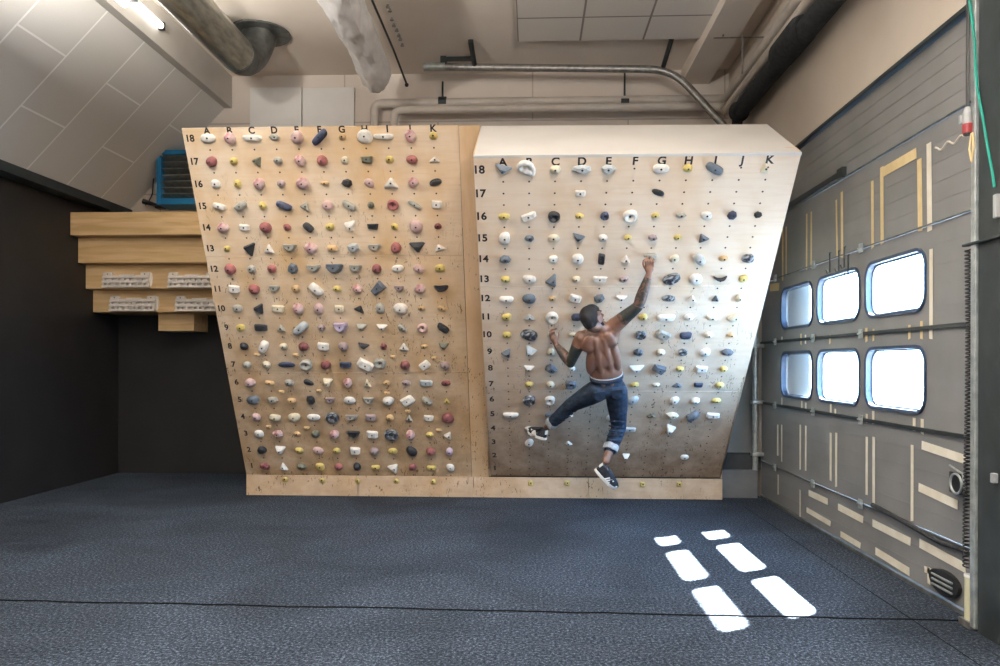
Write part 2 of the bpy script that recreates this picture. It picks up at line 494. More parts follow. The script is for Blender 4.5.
def section_with_windows(z0, z1, wz):
    """a door leaf with three rounded openings: front and back skins joined through the openings"""
    bm = bmesh.new()
    X0, X1 = 2.45, 2.49
    cuts = [DY0] + [(WY[i][1] + WY[i + 1][0]) / 2 for i in range(2)] + [DY1]
    nseg = 7
    for X in (X0, X1):
        for i, (a, b) in enumerate(WY):
            y0, y1 = cuts[i], cuts[i + 1]
            inner = rrect(a, b, wz[0], wz[1], .11, nseg)
            # matching outer loop: project the inner loop's angle onto the cell rectangle
            cy, cz = (a + b) / 2, (wz[0] + wz[1]) / 2
            outer = []
            k = nseg + 1
            for j, (y, z) in enumerate(inner):
                q = j // k; t = (j % k) / nseg
                # corners: q0 (y1,z1) q1 (y0,z1) q2 (y0,z0) q3 (y1,z0)
                if q == 0: P = (y1, z + (z1 - z) * min(1, 2 * t)) if t < .5 else (y + (y1 - y) * max(0, 2 - 2 * t), z1)
                elif q == 1: P = (y + (y0 - y) * min(1, 2 * t), z1) if t < .5 else (y0, z + (z1 - z) * max(0, 2 - 2 * t))
                elif q == 2: P = (y0, z + (z0 - z) * min(1, 2 * t)) if t < .5 else (y + (y0 - y) * max(0, 2 - 2 * t), z0)
                else: P = (y + (y1 - y) * min(1, 2 * t), z0) if t < .5 else (y1, z + (z0 - z) * max(0, 2 - 2 * t))
                outer.append(P)
            vi = [bm.verts.new((X, y, z)) for y, z in inner]
            vo = [bm.verts.new((X, y, z)) for y, z in outer]
            n = len(vi)
            for j in range(n):
                bm.faces.new((vi[j], vi[(j + 1) % n], vo[(j + 1) % n], vo[j]))
    # reveal of each opening
    for (a, b) in WY:
        lp = rrect(a, b, wz[0], wz[1], .11, nseg)
        A = [bm.verts.new((X0, y, z)) for y, z in lp]; B = [bm.verts.new((X1, y, z)) for y, z in lp]
        n = len(lp)
        for j in range(n): bm.faces.new((A[j], A[(j + 1) % n], B[(j + 1) % n], B[j]))
    for (P, Q) in (((DY0, z0), (DY1, z0)), ((DY0, z1), (DY1, z1)), ((DY0, z0), (DY0, z1)), ((DY1, z0), (DY1, z1))):
        v = [bm.verts.new(p) for p in ((X0, *P), (X0, *Q), (X1, *Q), (X1, *P))]
        bm.faces.new(v)
    bmesh.ops.remove_doubles(bm, verts=bm.verts, dist=.0004)
    return bm


for i in range(6):
    z0, z1 = zs[i] + .006, zs[i + 1] - .006
    mb = MB()
    if i in (2, 3):
        mb.bm.free(); mb.bm = section_with_windows(z0, z1, WZ[i - 2])
        # the ribs stop at the window field, near end of the leaf only
        for k in range(1, 5):
            zz = z0 + (z1 - z0) * k / 5
            mb.box((2.4478, DY0, zz - .0032), (2.455, 4.60, zz + .0032)).box((2.4478, 7.50, zz - .0032), (2.455, DY1, zz + .0032))
    else:
        mb.box((2.45, DY0, z0), (2.51, DY1, z1), .004)
        nr = 3 if i == 0 else 5
        for k in range(1, nr):
            zz = z0 + (z1 - z0) * k / nr
            mb.box((2.4478, DY0, zz - .0032), (2.455, DY1, zz + .0032))
    mb.build('door_section', m['door_grey'], door)
# rubber joints with their rail of hinges between the leaves
for i in range(1, 6):
    z = zs[i]
    mb = MB()
    hh = .013 if i in (2, 3) else .005
    mb.box((2.435, DY0, z - hh), (2.452, DY1, z + hh), .003)
    mb.build('joint_rail', m['steel_dark'] if i in (2, 3) else m['zinc_dark'], door)  # darker steel at the window rows stands in for shadow along the joints
for i in range(1, 5):
    for y in (4.18, 5.61, 6.54, 7.55):
        MB().box((2.425, y - .03, zs[i] - .035), (2.437, y + .03, zs[i] + .035), .003).cyl((2.425, y - .035, zs[i]), (2.425, y + .035, zs[i]), .008, n=8).build('hinge', m['galvanised'], door)
MB().box((2.41, DY0, 3.40), (2.47, 8.25, 3.43), .004).build('top_rail', m['steel_dark'], door)
MB().box((2.42, 5.95, 2.90), (2.445, 7.9, 2.95), .004).box((2.41, 5.9, 2.885), (2.445, 6.0, 2.965)).build('stiffener_bar', m['steel_dark'], door)
MB().box((2.44, DY0, .0), (2.51, DY1, .028), .004).build('bottom_seal', m['zinc_dark'], door)
MB().tube(bend([onX(x, y, 2.43) for x, y in ((873, 504), (905, 521), (940, 541), (962, 548), (980, 556))], .05), .017, 8).build('rail_cover', m['black_foam'], door)
# windows
for zi, wz in enumerate(WZ):
    for (a, b) in WY:
        mb = MB()
        outer = rrect(a - .010, b + .010, wz[0] - .010, wz[1] + .010, .12)
        inner = rrect(a + .012, b - .012, wz[0] + .012, wz[1] - .012, .10)
        bm = mb.bm; n = len(outer)
        R = {}
        for key, lp, X in (('of', outer, 2.436), ('if', inner, 2.440), ('ob', outer, 2.452), ('ib', inner, 2.497), ('oc', outer, 2.497)):
            R[key] = [bm.verts.new((X, y, z)) for y, z in lp]
        for p, q in (('of', 'if'), ('if', 'ib'), ('ob', 'of'), ('ib', 'oc'), ('oc', 'ob')):
            for j in range(n): bm.faces.new((R[p][j], R[p][(j + 1) % n], R[q][(j + 1) % n], R[q][j]))
        w = mb.build('window', m['black_rubber'], door, auto=True)
        # white inner frame lip and the pane
        mb = MB(); bm = mb.bm
        lp1 = rrect(a + .010, b - .010, wz[0] + .010, wz[1] - .010, .10); lp2 = rrect(a + .024, b - .024, wz[0] + .024, wz[1] - .024, .09)
        A = [bm.verts.new((2.484, y, z)) for y, z in lp1]; B = [bm.verts.new((2.481, y, z)) for y, z in lp2]
        C = [bm.verts.new((2.492, y, z)) for y, z in lp2]; D = [bm.verts.new((2.492, y, z)) for y, z in lp1]
        for P, Q in ((A, B), (B, C), (C, D), (D, A)):
            for j in range(n): bm.faces.new((P[j], P[(j + 1) % n], Q[(j + 1) % n], Q[j]))
        mb.build('inner_frame', m['grey_plastic'], w)
        lp = rrect(a + .012, b - .012, wz[0] + .012, wz[1] - .012, .098)
        MB().prism([(2.486, y, z) for y, z in lp], (.004, 0, 0)).build('pane', m['window_glass'], w)


def strip(x0, y0, x1, y1, wd, mat='masking_tape'):
    """a piece of tape between two measured points of the door face, wd metres wide"""
    a, b = onX(x0, y0, 2.446), onX(x1, y1, 2.446)
    d = (b - a); ln = d.length; d.normalize()
    nrm = Vector((1, 0, 0)); s = nrm.cross(d).normalized() * wd * .38
    j = random.uniform(-.006, .006)
    MB().prism([a - s, a + s * 1.02, b + s + d * j, b - s - d * j], (-.0015, 0, 0)).build('tape_strip', m[mat], door)


T = 'masking_tape'; Ty = 'masking_tape_yellow'
# above the windows
for q in ((782.5, 228, 782.5, 280, .05, Ty), (786, 226, 786, 275, .045, Ty), (806.5, 213, 806.5, 269, .04, Ty), (811, 211, 811, 267, .04, Ty),
          (836, 199, 837, 256, .035, Ty), (841.5, 191, 842, 257, .05, Ty), (872, 180, 872.5, 247, .05, Ty), (881.5, 166, 882, 243, .06, Ty),
          (883, 171, 916, 152, .09, Ty), (919, 158, 920, 230, .07, Ty), (928.5, 142, 929.5, 230, .07, T), (931, 248, 931, 338, .05, T),
          # between the window rows
          (782, 336, 782, 342, .03, T), (801, 333, 801, 344, .04, Ty), (805.5, 334, 805.5, 343, .04, T), (830, 334, 830, 343, .04, Ty), (866.5, 327, 866.5, 341, .045, Ty),
          (873.5, 328, 873.5, 340, .035, Ty), (909.5, 324, 909.5, 338, .04, Ty), (921.5, 320, 921.5, 338, .04, Ty), (770, 287, 779, 286, .10, Ty),
          # just under the windows
          (782, 397, 782, 404, .035, T), (802, 400, 802, 408, .04, T), (806, 402, 806, 411, .04, T), (831, 403, 831, 415, .045, T), (835.5, 408, 835.5, 415, .04, T),
          (867, 413, 867, 422, .04, T), (873.5, 410, 873.5, 423, .045, T), (914.5, 417, 914.5, 430, .045, T), (922.5, 418, 922.5, 433, .045, T),
          # on the dark lower leaf
          (778, 424, 778, 455, .05, T), (782, 424, 782, 461, .04, T), (778.5, 474, 778.5, 494, .045, T), (800.5, 424, 800.5, 469, .045, T), (806, 425, 806, 470, .045, T),
          (831, 432, 831, 480, .05, T), (836.5, 432, 836.5, 486, .05, T), (867, 436, 867, 494, .045, T), (874, 436, 874, 505, .05, T), (912.5, 444, 912.5, 520, .045, T),
          (800.5, 489, 800.5, 516, .04, T),
          (922, 444, 967, 459, .07, T), (919, 486, 958, 504, .07, T),
          (809, 492, 828, 501, .07, T), (838.5, 506, 863.5, 519, .07, T), (873, 522, 911, 541, .07, T), (920, 542, 966, 567, .075, T),
          (807, 509, 831, 523, .06, T), (841, 533, 861, 545, .06, T), (876, 550, 910, 571, .07, T), (929, 566, 929.5, 583, .04, T), (925, 568, 935, 572, .05, T)):
    strip(*q)
# little hooks dangling above the middle window, recessed hand grip, latch
for hx, hy in ((829.5, 252), (838.5, 250), (844, 246), (848, 254)):
    a = onX(hx, hy, 2.435); b = a - Vector((0, 0, .16))
    MB().tube([a + Vector((.01, 0, 0)), a, b, b + Vector((-.02, 0, -.01)), b + Vector((-.03, 0, .02))], .006, 6).build('wire_hook', m['steel_dark'], door)
g0, g1 = onX(935, 575), onX(961, 590)
gc = (g0 + g1) / 2
grip = MB()
lp = [(gc.y + .155 * cos(a) * (1 + .12 * sin(a)), gc.z + .075 * sin(a)) for a in [2 * pi * k / 28 for k in range(28)]]
grip.prism([(2.425, y, z) for y, z in lp], (.024, 0, 0))
grip = grip.build('hand_grip', m['black_plastic'], door)
for dz in (-.03, .0, .03):
    MB().obox(Vector((2.418, gc.y, gc.z + dz)), (.012, .22, .012), Matrix.Rotation(0, 3, 'X'), .003).build('grip_bar', m['galvanised'], grip)
lc = onX(960, 481, 2.44)
lt = MB().box((2.405, lc.y - .06, lc.z - .065), (2.45, lc.y + .05, lc.z + .055), .006).build('latch', m['black_plastic'], door)
ring = [Vector((2.385, lc.y - .06 + .055 * cos(a), lc.z + .055 * sin(a))) for a in [2 * pi * k / 20 for k in range(20)]]
MB().tube(ring + [ring[0]], .007, 8).build('latch_ring', m['galvanised'], lt)
MB().tube([(2.41, lc.y + .05, lc.z + .09), (2.40, lc.y - .1, lc.z + .06), (2.40, lc.y - .12, lc.z - .04)], .006, 8).build('latch_lever', m['galvanised'], lt)

# far track pipe and near track
o = MB().cyl((2.37, 8.0, .30), (2.37, 8.0, 1.85), .03, n=14)
for z in (.47, 1.02, 1.62): o.box((2.33, 7.95, z - .02), (2.45, 8.04, z + .02), .004)
tag(o.build('door_track', m['galvanised'], auto=True), 'thin grey galvanised door track standing at the far end of the door', 'track')
o = MB().box((2.345, 4.045, .02), (2.385, 4.085, 4.2), .004)
tag(o.build('door_track', m['galvanised']), 'tall galvanised door track beside the dark steel column', 'track')

# ------------------------------------------------------------------ climbing boards
PHL, PHR = radians(24.74), radians(40.3)
OUT = .006           # the fitted grid runs through the holds; the sheet itself lies this much behind


def board_frame(xa, y1, z1, ph):
    u = Vector((0, -sin(ph), cos(ph))); n = Vector((0, -cos(ph), -sin(ph)))
    M = Matrix(((1, u.x, n.x, xa), (0, u.y, n.y, y1), (0, u.z, n.z, z1), (0, 0, 0, 1)))
    return Matrix.Translation(-n * OUT) @ M


ML = board_frame(-2.864, 7.867, CH - 1.1027, PHL)
MR = board_frame(-.2255, 7.878, CH - 1.1102, PHR)
YB, YT = -.122, 3.515          # lower and upper edge in board coordinates


def make_board(M, mat, label, x0=-.222, x1=2.222, numx=-.165, leth=.062, YTT=YT, ts=.082):
    b = tag(empty('climbing_board', M=M), label, 'climbing board')
    bpy.context.view_layer.update()
    edges = [YB, 1.115, 2.325, YTT]
    for a, c in zip(edges, edges[1:]):
        MB().box((x0, a + .0015, -.021), (x1, c - .0015, 0), .001).build('plywood_panel', m[mat], b, local=True)
    # timber frame behind the sheets
    for x in (x0 + .05, (x0 + x1) / 2, x1 - .05):
        MB().box((x - .03, YB + .02, -.14), (x + .03, YTT - .02, -.021)).build('support_beam', m['plank_wood'], b, local=True)
    for r in range(1, 19):
        text_mesh('row_number', str(r), ts, m['ink_black'], b, (numx + (.02 if r < 10 else 0), (r - 1) * .2, .0005))
    for c in range(11):
        text_mesh('column_letter', 'ABCDEFGHIJK'[c], ts, m['ink_black'], b, (c * .2, 3.4 + leth, .0005))
    return b


BL = make_board(ML, 'ply_left', 'left plywood climbing board, gently overhanging and crowded with holds', YTT=3.49)
BR = make_board(MR, 'ply_right', 'right plywood climbing board, steeply overhanging, with the climber on it', numx=-.185, leth=.060, ts=.092)

# plywood strip between the two boards (same slope as the left one)
xs = 2.224
st = MB().box((xs + .003, YB, -.021), (xs + .183, 3.485, 0), .001).build('plywood_strip', m['ply_strip'], None)
st.matrix_world = ML
tag(st, 'narrow orange plywood strip filling the gap between the two boards', 'plywood strip')

# white slanted closing panel on top of the right board and its side cheeks
def PR(x, y, z=0): return MR @ Vector((x, y, z))
def PL(x, y, z=0): return ML @ Vector((x, y, z))
a, b_ = PR(-.216, YT), PR(2.224, YT)
top = PL(0, YT)
c_, d_ = Vector((b_.x, top.y + .02, top.z - .045)), Vector((a.x, top.y + .02, top.z - .03))
th = Vector((0, .014, -.02))
tp = MB().prism([a + Vector((0, -.004, .002)), b_ + Vector((0, -.004, .002)), c_, d_], -th * -.9).build('top_panel', m['white_board'], None)
tag(tp, 'white painted panel closing the top of the right climbing board', 'panel')
for xx, side, lab in ((-.226, 'left', 'plywood cheek closing the left side of the steep board'), (2.226, 'right', 'plywood cheek closing the right side of the steep board')):
    p0, p1 = PR(xx, YB, -.02), PR(xx, YT, -.03)
    poly = [p0, p1, Vector((p0.x, top.y + .06, top.z - .03)), Vector((p0.x, 7.93, .22))]
    o = MB().prism(poly, (.012 if side == 'left' else -.012, 0, 0)).build('side_panel', m['ply_strip'], None)
    tag(o, lab, 'panel')

# kick board along the floor under both boards, with its own footholds
KY = 7.885
kb = tag(empty('kick_board', (-.5, KY, 0)), 'low plywood kick board along the floor under both climbing boards', 'kick board')
kz = .218
cuts = [-3.075, -1.86, -.62, .60, 2.0]
for p, q in zip(cuts, cuts[1:]):
    o = MB().box((p + .002, 0, -.021), (q - .002, kz - .002, 0), .001).build('kick_panel', m['ply_kick'], None)
    o.matrix_world = Matrix(((1, 0, 0, 0), (0, 0, -1, KY), (0, 1, 0, 0.002), (0, 0, 0, 1)))
    bpy.context.view_layer.update()
    mw = o.matrix_world.copy(); o.parent = kb; o.matrix_parent_inverse = kb.matrix_world.inverted(); o.matrix_world = mw
MB().box((-3.07, KY + .03, .0), (1.99, KY + .10, .09)).build('sole_plate', m['plank_wood'], kb)


# ------------------------------------------------------------------ holds
def superpt(a, e):
    c, s = cos(a), sin(a)
    return math.copysign(abs(c) ** e, c) * .5, math.copysign(abs(s) ** e, s) * .5


def outline(shape, rnd):
    if shape in 'BOSD':
        return [superpt(2 * pi * k / 18, {'B': 1, 'O': .88, 'S': .95, 'D': .95}[shape]) for k in range(18)]
    if shape == 'R':
        return [superpt(2 * pi * k / 18, .62) for k in range(18)]
    if shape == 'C':
        return [(-.5, .36), (-.42, .47), (0, .42), (.42, .47), (.5, .36), (.46, .1), (.36, -.18), (.2, -.4), (0, -.5), (-.2, -.4), (-.36, -.18), (-.46, .1)]
    if shape == 'Z':
        top = [(-.5 + k / 6, .10 + .4 * (1 - (2 * k / 6 - 1) ** 2) * -.9) for k in range(7)]
        bot = [(.46 - .92 * k / 6, -.15 - .35 * (1 - (2 * k / 6 - 1) ** 2)) for k in range(7)]
        return [(x, y + .35) for x, y in top + bot][::-1][::-1]
    if shape == 'T':
        p = [(0, .5), (-.5, -.42), (.5, -.5)]
        out = []
        for i in range(3):
            a, b, c = Vector(p[i - 1]), Vector(p[i]), Vector(p[(i + 1) % 3])
            out += [tuple(b + (a - b) * .12), tuple(b + (c - b) * .12)]
        return out
    if shape == 'Q':
        return [(-.42, .5), (.36, .44), (.5, .3), (.46, -.38), (.3, -.5), (-.4, -.44), (-.5, -.25), (-.49, .38)]
    if shape == 'W':
        return [(-.5, .40), (.44, .5), (.5, .40), (.40, -.46), (.3, -.5), (-.40, -.34), (-.46, -.28)]
    if shape == 'X':
        n = 7; ph = rnd.uniform(0, 1)
        return [(.5 * cos(2 * pi * (k + ph) / n) * rnd.uniform(.8, 1.05), .5 * sin(2 * pi * (k + ph) / n) * rnd.uniform(.8, 1.05)) for k in range(n)]


PROFILE = dict(
    B=([(1, .004), (1.0, .18), (.95, .45), (.8, .74), (.55, .93), (.25, 1.0)], (0, .05), .62),
    O=([(1, .004), (1.0, .28), (.9, .62), (.68, .88), (.35, 1.0)], (0, .06), .42),
    S=([(1, .004), (.98, .25), (.82, .6), (.5, .9), (.3, 1.0)], (0, .12), .60),
    D=([(1, .004), (1.0, .4), (.92, .8), (.74, 1.0), (.56, .95), (.42, .62), (.24, .45)], (0, 0), .42),
    R=([(1, .004), (1.0, .35), (.88, .78), (.62, 1.0), (.3, 1.02)], (0, .04), .75),
    C=([(1, .004), (1.0, .25), (.86, .75), (.72, 1.0), (.3, .92)], (0, .26), .72),
    Z=([(1, .004), (.96, .5), (.7, .95)], (0, .1), .7),
    T=([(1, .004), (.98, .12), (.42, 1.0)], (.04, .02), .50),
    Q=([(1, .004), (.98, .45), (.72, 1.0)], (0, .04), .42),
    W=([(1, .004), (.98, .25), (.72, 1.0)], (.03, .18), .62),
    X=([(1, .004), (.98, .3), (.55, .95)], (.05, .12), .60))


def hold_mesh(shape, w, h, rot, seed, depth=None):
    rnd = random.Random(seed)
    ol = outline(shape, rnd)
    prof, (ax, ay), dk = PROFILE[shape]
    dep = depth or dk * min(max(min(w, h), .04), .11)
    if shape in 'RZ': dep = depth or .8 * min(w, h)
    bm = bmesh.new()
    cr, sr = cos(rot), sin(rot)
    wob = [1 + rnd.uniform(-.07, .07) for _ in ol]
    if shape in 'BOSDR': wob = [1 + .05 * sin(2 * 2 * pi * i / len(ol) + seed) + .03 * sin(3 * 2 * pi * i / len(ol) + 2 * seed) for i in range(len(ol))]
    ju = rnd.uniform(-.05, .05)
    rings = []
    for (s, z) in prof:
        ring = []
        for i, (x, y) in enumerate(ol):
            k = s * (wob[i] if z < .8 else 1)
            X = (x * k + (ax + ju) * max(z, 0) * .8) * w; Y = (y * k + ay * max(z, 0)) * h
            if shape in 'OBSR' and .1 < z < .95:
                q = noise.noise(Vector((x * 3 + seed, y * 3, z * 2))) * .07
                X *= 1 + q; Y *= 1 + q
            ring.append(bm.verts.new((X * cr - Y * sr, X * sr + Y * cr, z * dep)))
        rings.append(ring)
    n = len(ol)
    for A, B in zip(rings, rings[1:]):
        for i in range(n): bm.faces.new((A[i], A[(i + 1) % n], B[(i + 1) % n], B[i]))
    bm.faces.new(rings[-1]); bm.faces.new(rings[0][::-1])
    bmesh.ops.recalc_face_normals(bm, faces=bm.faces)
    me = bpy.data.meshes.new('climbing_hold'); bm.to_mesh(me); bm.free()
    if shape in 'BOSDRC':
        for p in me.polygons: p.use_smooth = True
        me.set_sharp_from_angle(angle=radians(50))
    zc = prof[-1][1] * dep
    ox, oy = (ax + ju) * max(prof[-1][1], 0) * .8 * w, ay * prof[-1][1] * h
    return me, Vector((ox * cr - oy * sr, ox * sr + oy * cr, zc))


def bolt_mesh():
    bm = bmesh.new()
    for r0, r1, z0, z1 in ((.0085, .0085, -.004, .0015), (.0085, .0062, .0015, .003)):
        bmesh.ops.create_cone(bm, cap_ends=True, segments=10, radius1=r0, radius2=r1, depth=z1 - z0, matrix=Matrix.Translation((0, 0, (z0 + z1) / 2)))
    me = bpy.data.meshes.new('bolt'); bm.to_mesh(me); bm.free()
    me.materials.append(m['bolt_steel'])
    return me


BOLT = bolt_mesh()
CNAME = dict(w='white', c='cream', k='black', g='grey', G='dark green-grey', b='slate blue', B='pale blue-grey', n='dark navy', y='yellow', t='tan', p='pink', m='maroon', r='red', l='lilac', q='mauve-grey', M='black and white marbled', P='pink and white marbled')
SNAME = dict(B='ball-shaped', O='oval domed', S='small knob', D='ring-shaped', R='elongated rail', C='bowl-shaped', Z='curved crescent', T='triangular', Q='blocky four-sided', W='wedge-shaped', X='angular faceted')
MI = {}


def scale_at(p):
    d = -p.x * sin(YAW) + p.y * cos(YAW)
    return F / d


def add_hold(side, c, r, spec, seed):
    M = ML if side == 'left' else MR
    parts = spec.split()
    col, shp = parts[0][0], parts[0][1]
    wpx, hpx = [float(v) for v in parts[1].split('x')]
    rot = float(parts[2]) if len(parts) > 2 else 0
    dx = float(parts[3]) if len(parts) > 3 else 0
    dy = float(parts[4]) if len(parts) > 4 else 0
    ph = PHL if side == 'left' else PHR
    g = Vector((c * .2, (r - 1) * .2, 0))
    k = scale_at(M @ g)
    g += Vector((dx / k, dy / k / cos(ph), 0))
    rr = radians(rot)
    kk = k * (1.09 if shp == 'B' else 1.0)
    me, apex = hold_mesh(shp, wpx / kk, hpx / kk / (1.0 if shp in 'BS' else 1.05), rr, seed)
    me.materials.append(m['hold_' + col])
    o = bpy.data.objects.new('climbing_hold', me); COL.objects.link(o)
    o.matrix_world = M @ Matrix.Translation(g)
    lab = f"{CNAME[col]} {SNAME[shp]} hold at column {'ABCDEFGHIJK'[c]}, row {r} of the {side} board"
    tag(o, lab, 'climbing hold', f'climbing holds bolted to the {side} board')
    b = bpy.data.objects.new('bolt', BOLT); COL.objects.link(b)
    b.parent = o; b.location = apex
    return o


LEFT = {
 18: "wO 15x10|PB 12x13|wR 19x6|gX 12x8|pB 14x14|nR 20x8 42|tS 7x7|wO 15x15|wR 20x6 0 -4|PB 13x14|yS 9x7",
 17: "mB 12x11|yS 8x8|GT 12x11 80|gS 9x8|PB 12x12|rB 12x11|cO 8x8|GW 12x8|yS 8x8|rB 12x10|wT 13x7",
 16: "wO 10x9|yS 8x8|PB 12x13|qB 9x8|PB 14x14|tR 8x4|kX 12x10|pO 11x8 -30|wT 18x14|PB 11x12|kO 12x8 15",
 15: "wR 13x6 -15|gR 13x8 35|yS 8x8|nR 17x7 -25|gT 12x11 -30|pB 12x11|gR 14x7 -30|GX 8x8|rD 12x11|gR 15x5 -35|wQ 11x9",
 14: "PB 12x11|wQ 10x7|rB 13x12|rS 8x7|kR 12x7 -45|yS 9x8|wT 14x13 195|kW 11x7|yS 7x7|pB 15x15|mS 8x6",
 13: "yS 7x6|kT 18x13 75|wT 11x12|gC 14x9|PB 14x12|tR 11x6|BX 14x12|gC 14x8|rB 11x13|kT 18x13 185|wT 14x9 20",
 12: "rB 12x12|gX 10x10|rS 9x9|bX 13x13|gC 14x9|bC 18x11|gC 13x9|mB 11x10|wO 12x8|pR 10x7 -30|yO 10x9",
 11: "wQ 11x9|rB 12x11|gC 10x8|tS 9x8|wR 15x9 -45|yS 8x7|PB 10x10|bW 16x11 45|qC 10x7|PB 13x10|kC 15x8",
 10: "gO 10x9|kT 13x12 90|cQ 13x8|PB 12x12|pB 11x12|cQ 10x8|kT 12x8 -20|gO 9x13|wB 15x13|tS 8x5|tR 9x4 -25",
 9: "yO 9x8|kQ 13x8|gT 10x9|BR 17x9 40|qX 9x9|lC 14x12|gT 13x9 180|wT 13x8 180|gR 9x5 -35|pD 10x10|kR 13x7 -35",
 8: "kS 9x8|wR 14x8 62|cS 8x7|mB 11x10|wQ 12x9|qB 11x10|kT 14x8 170|mS 7x7|wT 11x10|tS 7x5|GT 12x9 180",
 7: "gB 9x8|cS 8x8|nO 18x6|gD 13x12|mB 11x10|nQ 12x7|wQ 17x11 -25|gD 12x11 0 -5 2|mB 11x10|wQ 11x9 40|qR 9x7 -30",
 6: "pB 11x10|tR 9x4 -10|gS 9x7|kO 11x6 -20|cT 11x11 180|PB 10x11|cT 8x11|tS 7x5|qS 9x6|BQ 13x7|mO 10x6",
 5: "bO 13x10|gX 12x9|tR 8x5|kX 10x12|qC 10x7|wO 12x8|gC 11x8|wB 12x10|wQ 13x10 35|gR 11x6 -35|yT 8x7",
 4: "pS 9x8|cR 12x6 -10|cO 12x10|wO 13x8|MD 13x12|gC 13x7|qQ 11x8|tS 8x7|gT 8x9|wQ 10x7|mB 13x12",
 3: "wO 9x9|PX 12x9|tS 8x5|GS 8x8|PB 10x10|kC 13x8|wQ 11x9|MD 14x13|PB 10x11|yS 8x6|wT 10x10 -30",
 2: "kO 9x9|wT 12x10 180|yS 8x7|pO 11x8|yS 8x6|wQ 10x9|qB 9x9|yO 9x7|kO 12x10 -40|rB 10x9|lB 8x9",
 1: "mX 11x9|wT 10x10|GS 9x7|yO 9x9|rB 9x8|kS 8x9|yR 9x4|wT 14x12 -40|mB 8x8|yR 9x5|wO 8x9"}
RIGHT = {
 18: "bT 20x12 165|-|cS 11x9|BX 21x11|BX 15x11|-|wO 17x10|yS 10x8|bR 19x9 -30|-|cT 9x13 0 -3",
 17: "-|-|-|wQ 11x7|-|-|kO 13x7 -20|-|-|-|-",
 16: "yO 11x8|wQ 16x8 25|kD 12x12|yS 9x6|nD 9x9|wD 14x14|yS 8x6|gX 11x7|wO 11x9|nX 10x11|kX 9x8",
 15: "wO 11x15|bX 11x9|cO 11x9|bT 15x10 165|wS 9x8|yS 8x6|qX 10x10|yS 8x6|bT 12x12 30|-|-",
 14: "bX 14x11|-|wO 9x9|wO 11x13|kQ 7x14|wT 10x11|gR 14x5 0 0 3|cO 10x9|BR 13x9 -50|tS 9x7|MO 12x11",
 13: "yS 9x8|wO 14x10|bT 14x18 -20|cS 8x7|wQ 14x7|qX 10x9|-|MO 18x13 30|wO 14x12|kZ 13x8|yO 9x9",
 12: "wR 14x6|bO 13x12|tS 7x6|wQ 12x9 -15|bX 12x12|wT 13x7 180|-|MO 13x8|wT 10x9|bT 9x9|cS 8x9",
 11: "yO 10x9|BT 14x8 0|wD 12x14|nX 13x11 0 2|-|-|yS 9x8|wR 18x7|wS 9x8|cR 10x6|cR 16x7 30",
 10: "yO 9x8|MO 18x13 -25|wS 8x10|cS 9x6|-|-|MD 11x10|gQ 15x10 -25|nR 12x7|cS 9x8|tS 8x6",
 9: "bT 12x13 -30|BT 14x13 150|cS 8x9|-|-|-|bX 11x10|cS 9x8|MD 9x8|wO 11x10|bX 12x10",
 8: "-|wT 12x8 180|bX 13x12|wS 7x6|-|-|wT 19x10 185|bW 13x11 -25|yS 8x6|wQ 12x8|yS 8x7",
 7: "-|yS 8x7|cS 8x9|bD 11x10|-|-|yS 9x6|cS 8x5|bT 12x7|nQ 9x6|yS 9x7",
 6: "-|MD 13x12|wD 10x11|-|-|-|BO 13x9 45|-|wO 9x10|wB 9x8|yS 9x6",
 5: "wR 15x5 0 2|-|bR 10x4|wT 8x6|-|wO 8x7 0 0 -3|-|GT 11x6|cX 13x9|bR 14x8 40|wQ 14x7",
 4: "-|wS 9x6|-|-|-|-|BQ 13x6|-|wT 12x13 160|-|-",
 3: "-|wO 10x9 60|-|wT 9x6|-|-|-|-|-|-|-",
 2: "-|-|-|-|-|-|wT 9x9 180|-|-|wO 8x7|-",
 1: "-|-|-|-|-|-|-|-|-|-|-"}
seed = 0
for side, D in (('left', LEFT), ('right', RIGHT)):
    for r, line in D.items():
        for c, spec in enumerate(line.split('|')):
            seed += 1
            if spec != '-': add_hold(side, c, r, spec, seed)

# the big looped jug at B18 of the right board: an open handle standing out from the sheet
jm = MB()
lp = [Vector((-.035 + .054 * cos(a), .045 + .048 * sin(a), .035 + .02 * sin(a))) for a in [2 * pi * k / 20 for k in range(21)]]
jm.tube(lp, .026, 10).chain([(Vector((-.03, .0, .022)), .036), (Vector((.0, -.012, .018)), .040), (Vector((.025, -.03, .012)), .034)])
jm.chain([(Vector((.012, .06, .03)), .024), (Vector((.03, .01, .02)), .030), (Vector((.03, -.03, .012)), .030)])
j = remeshed(jm, 'climbing_hold', m['hold_w'], None, .005, 3)
j.matrix_world = MR @ Matrix.Translation((.2, 3.4, 0)) @ Matrix.Scale(.82, 4)
tag(j, 'white jug with an open loop at column B, row 18 of the right board', 'climbing hold', 'climbing holds bolted to the right board')
b = bpy.data.objects.new('bolt', BOLT); COL.objects.link(b); b.parent = j; b.location = (.02, -.03, .044)

# wooden screw-on footholds dotted between the rows of the left board
def bcoord(px, py, M):
    """board coordinates of the sheet point seen at a measured position"""
    o = Vector((0, 0, CH)); d = onY(px, py, 5) - o
    n = M.col[2].to_3d(); p0 = M.translation
    t = (p0 - o).dot(n) / d.dot(n)
    return M.inverted() @ (o + d * t)


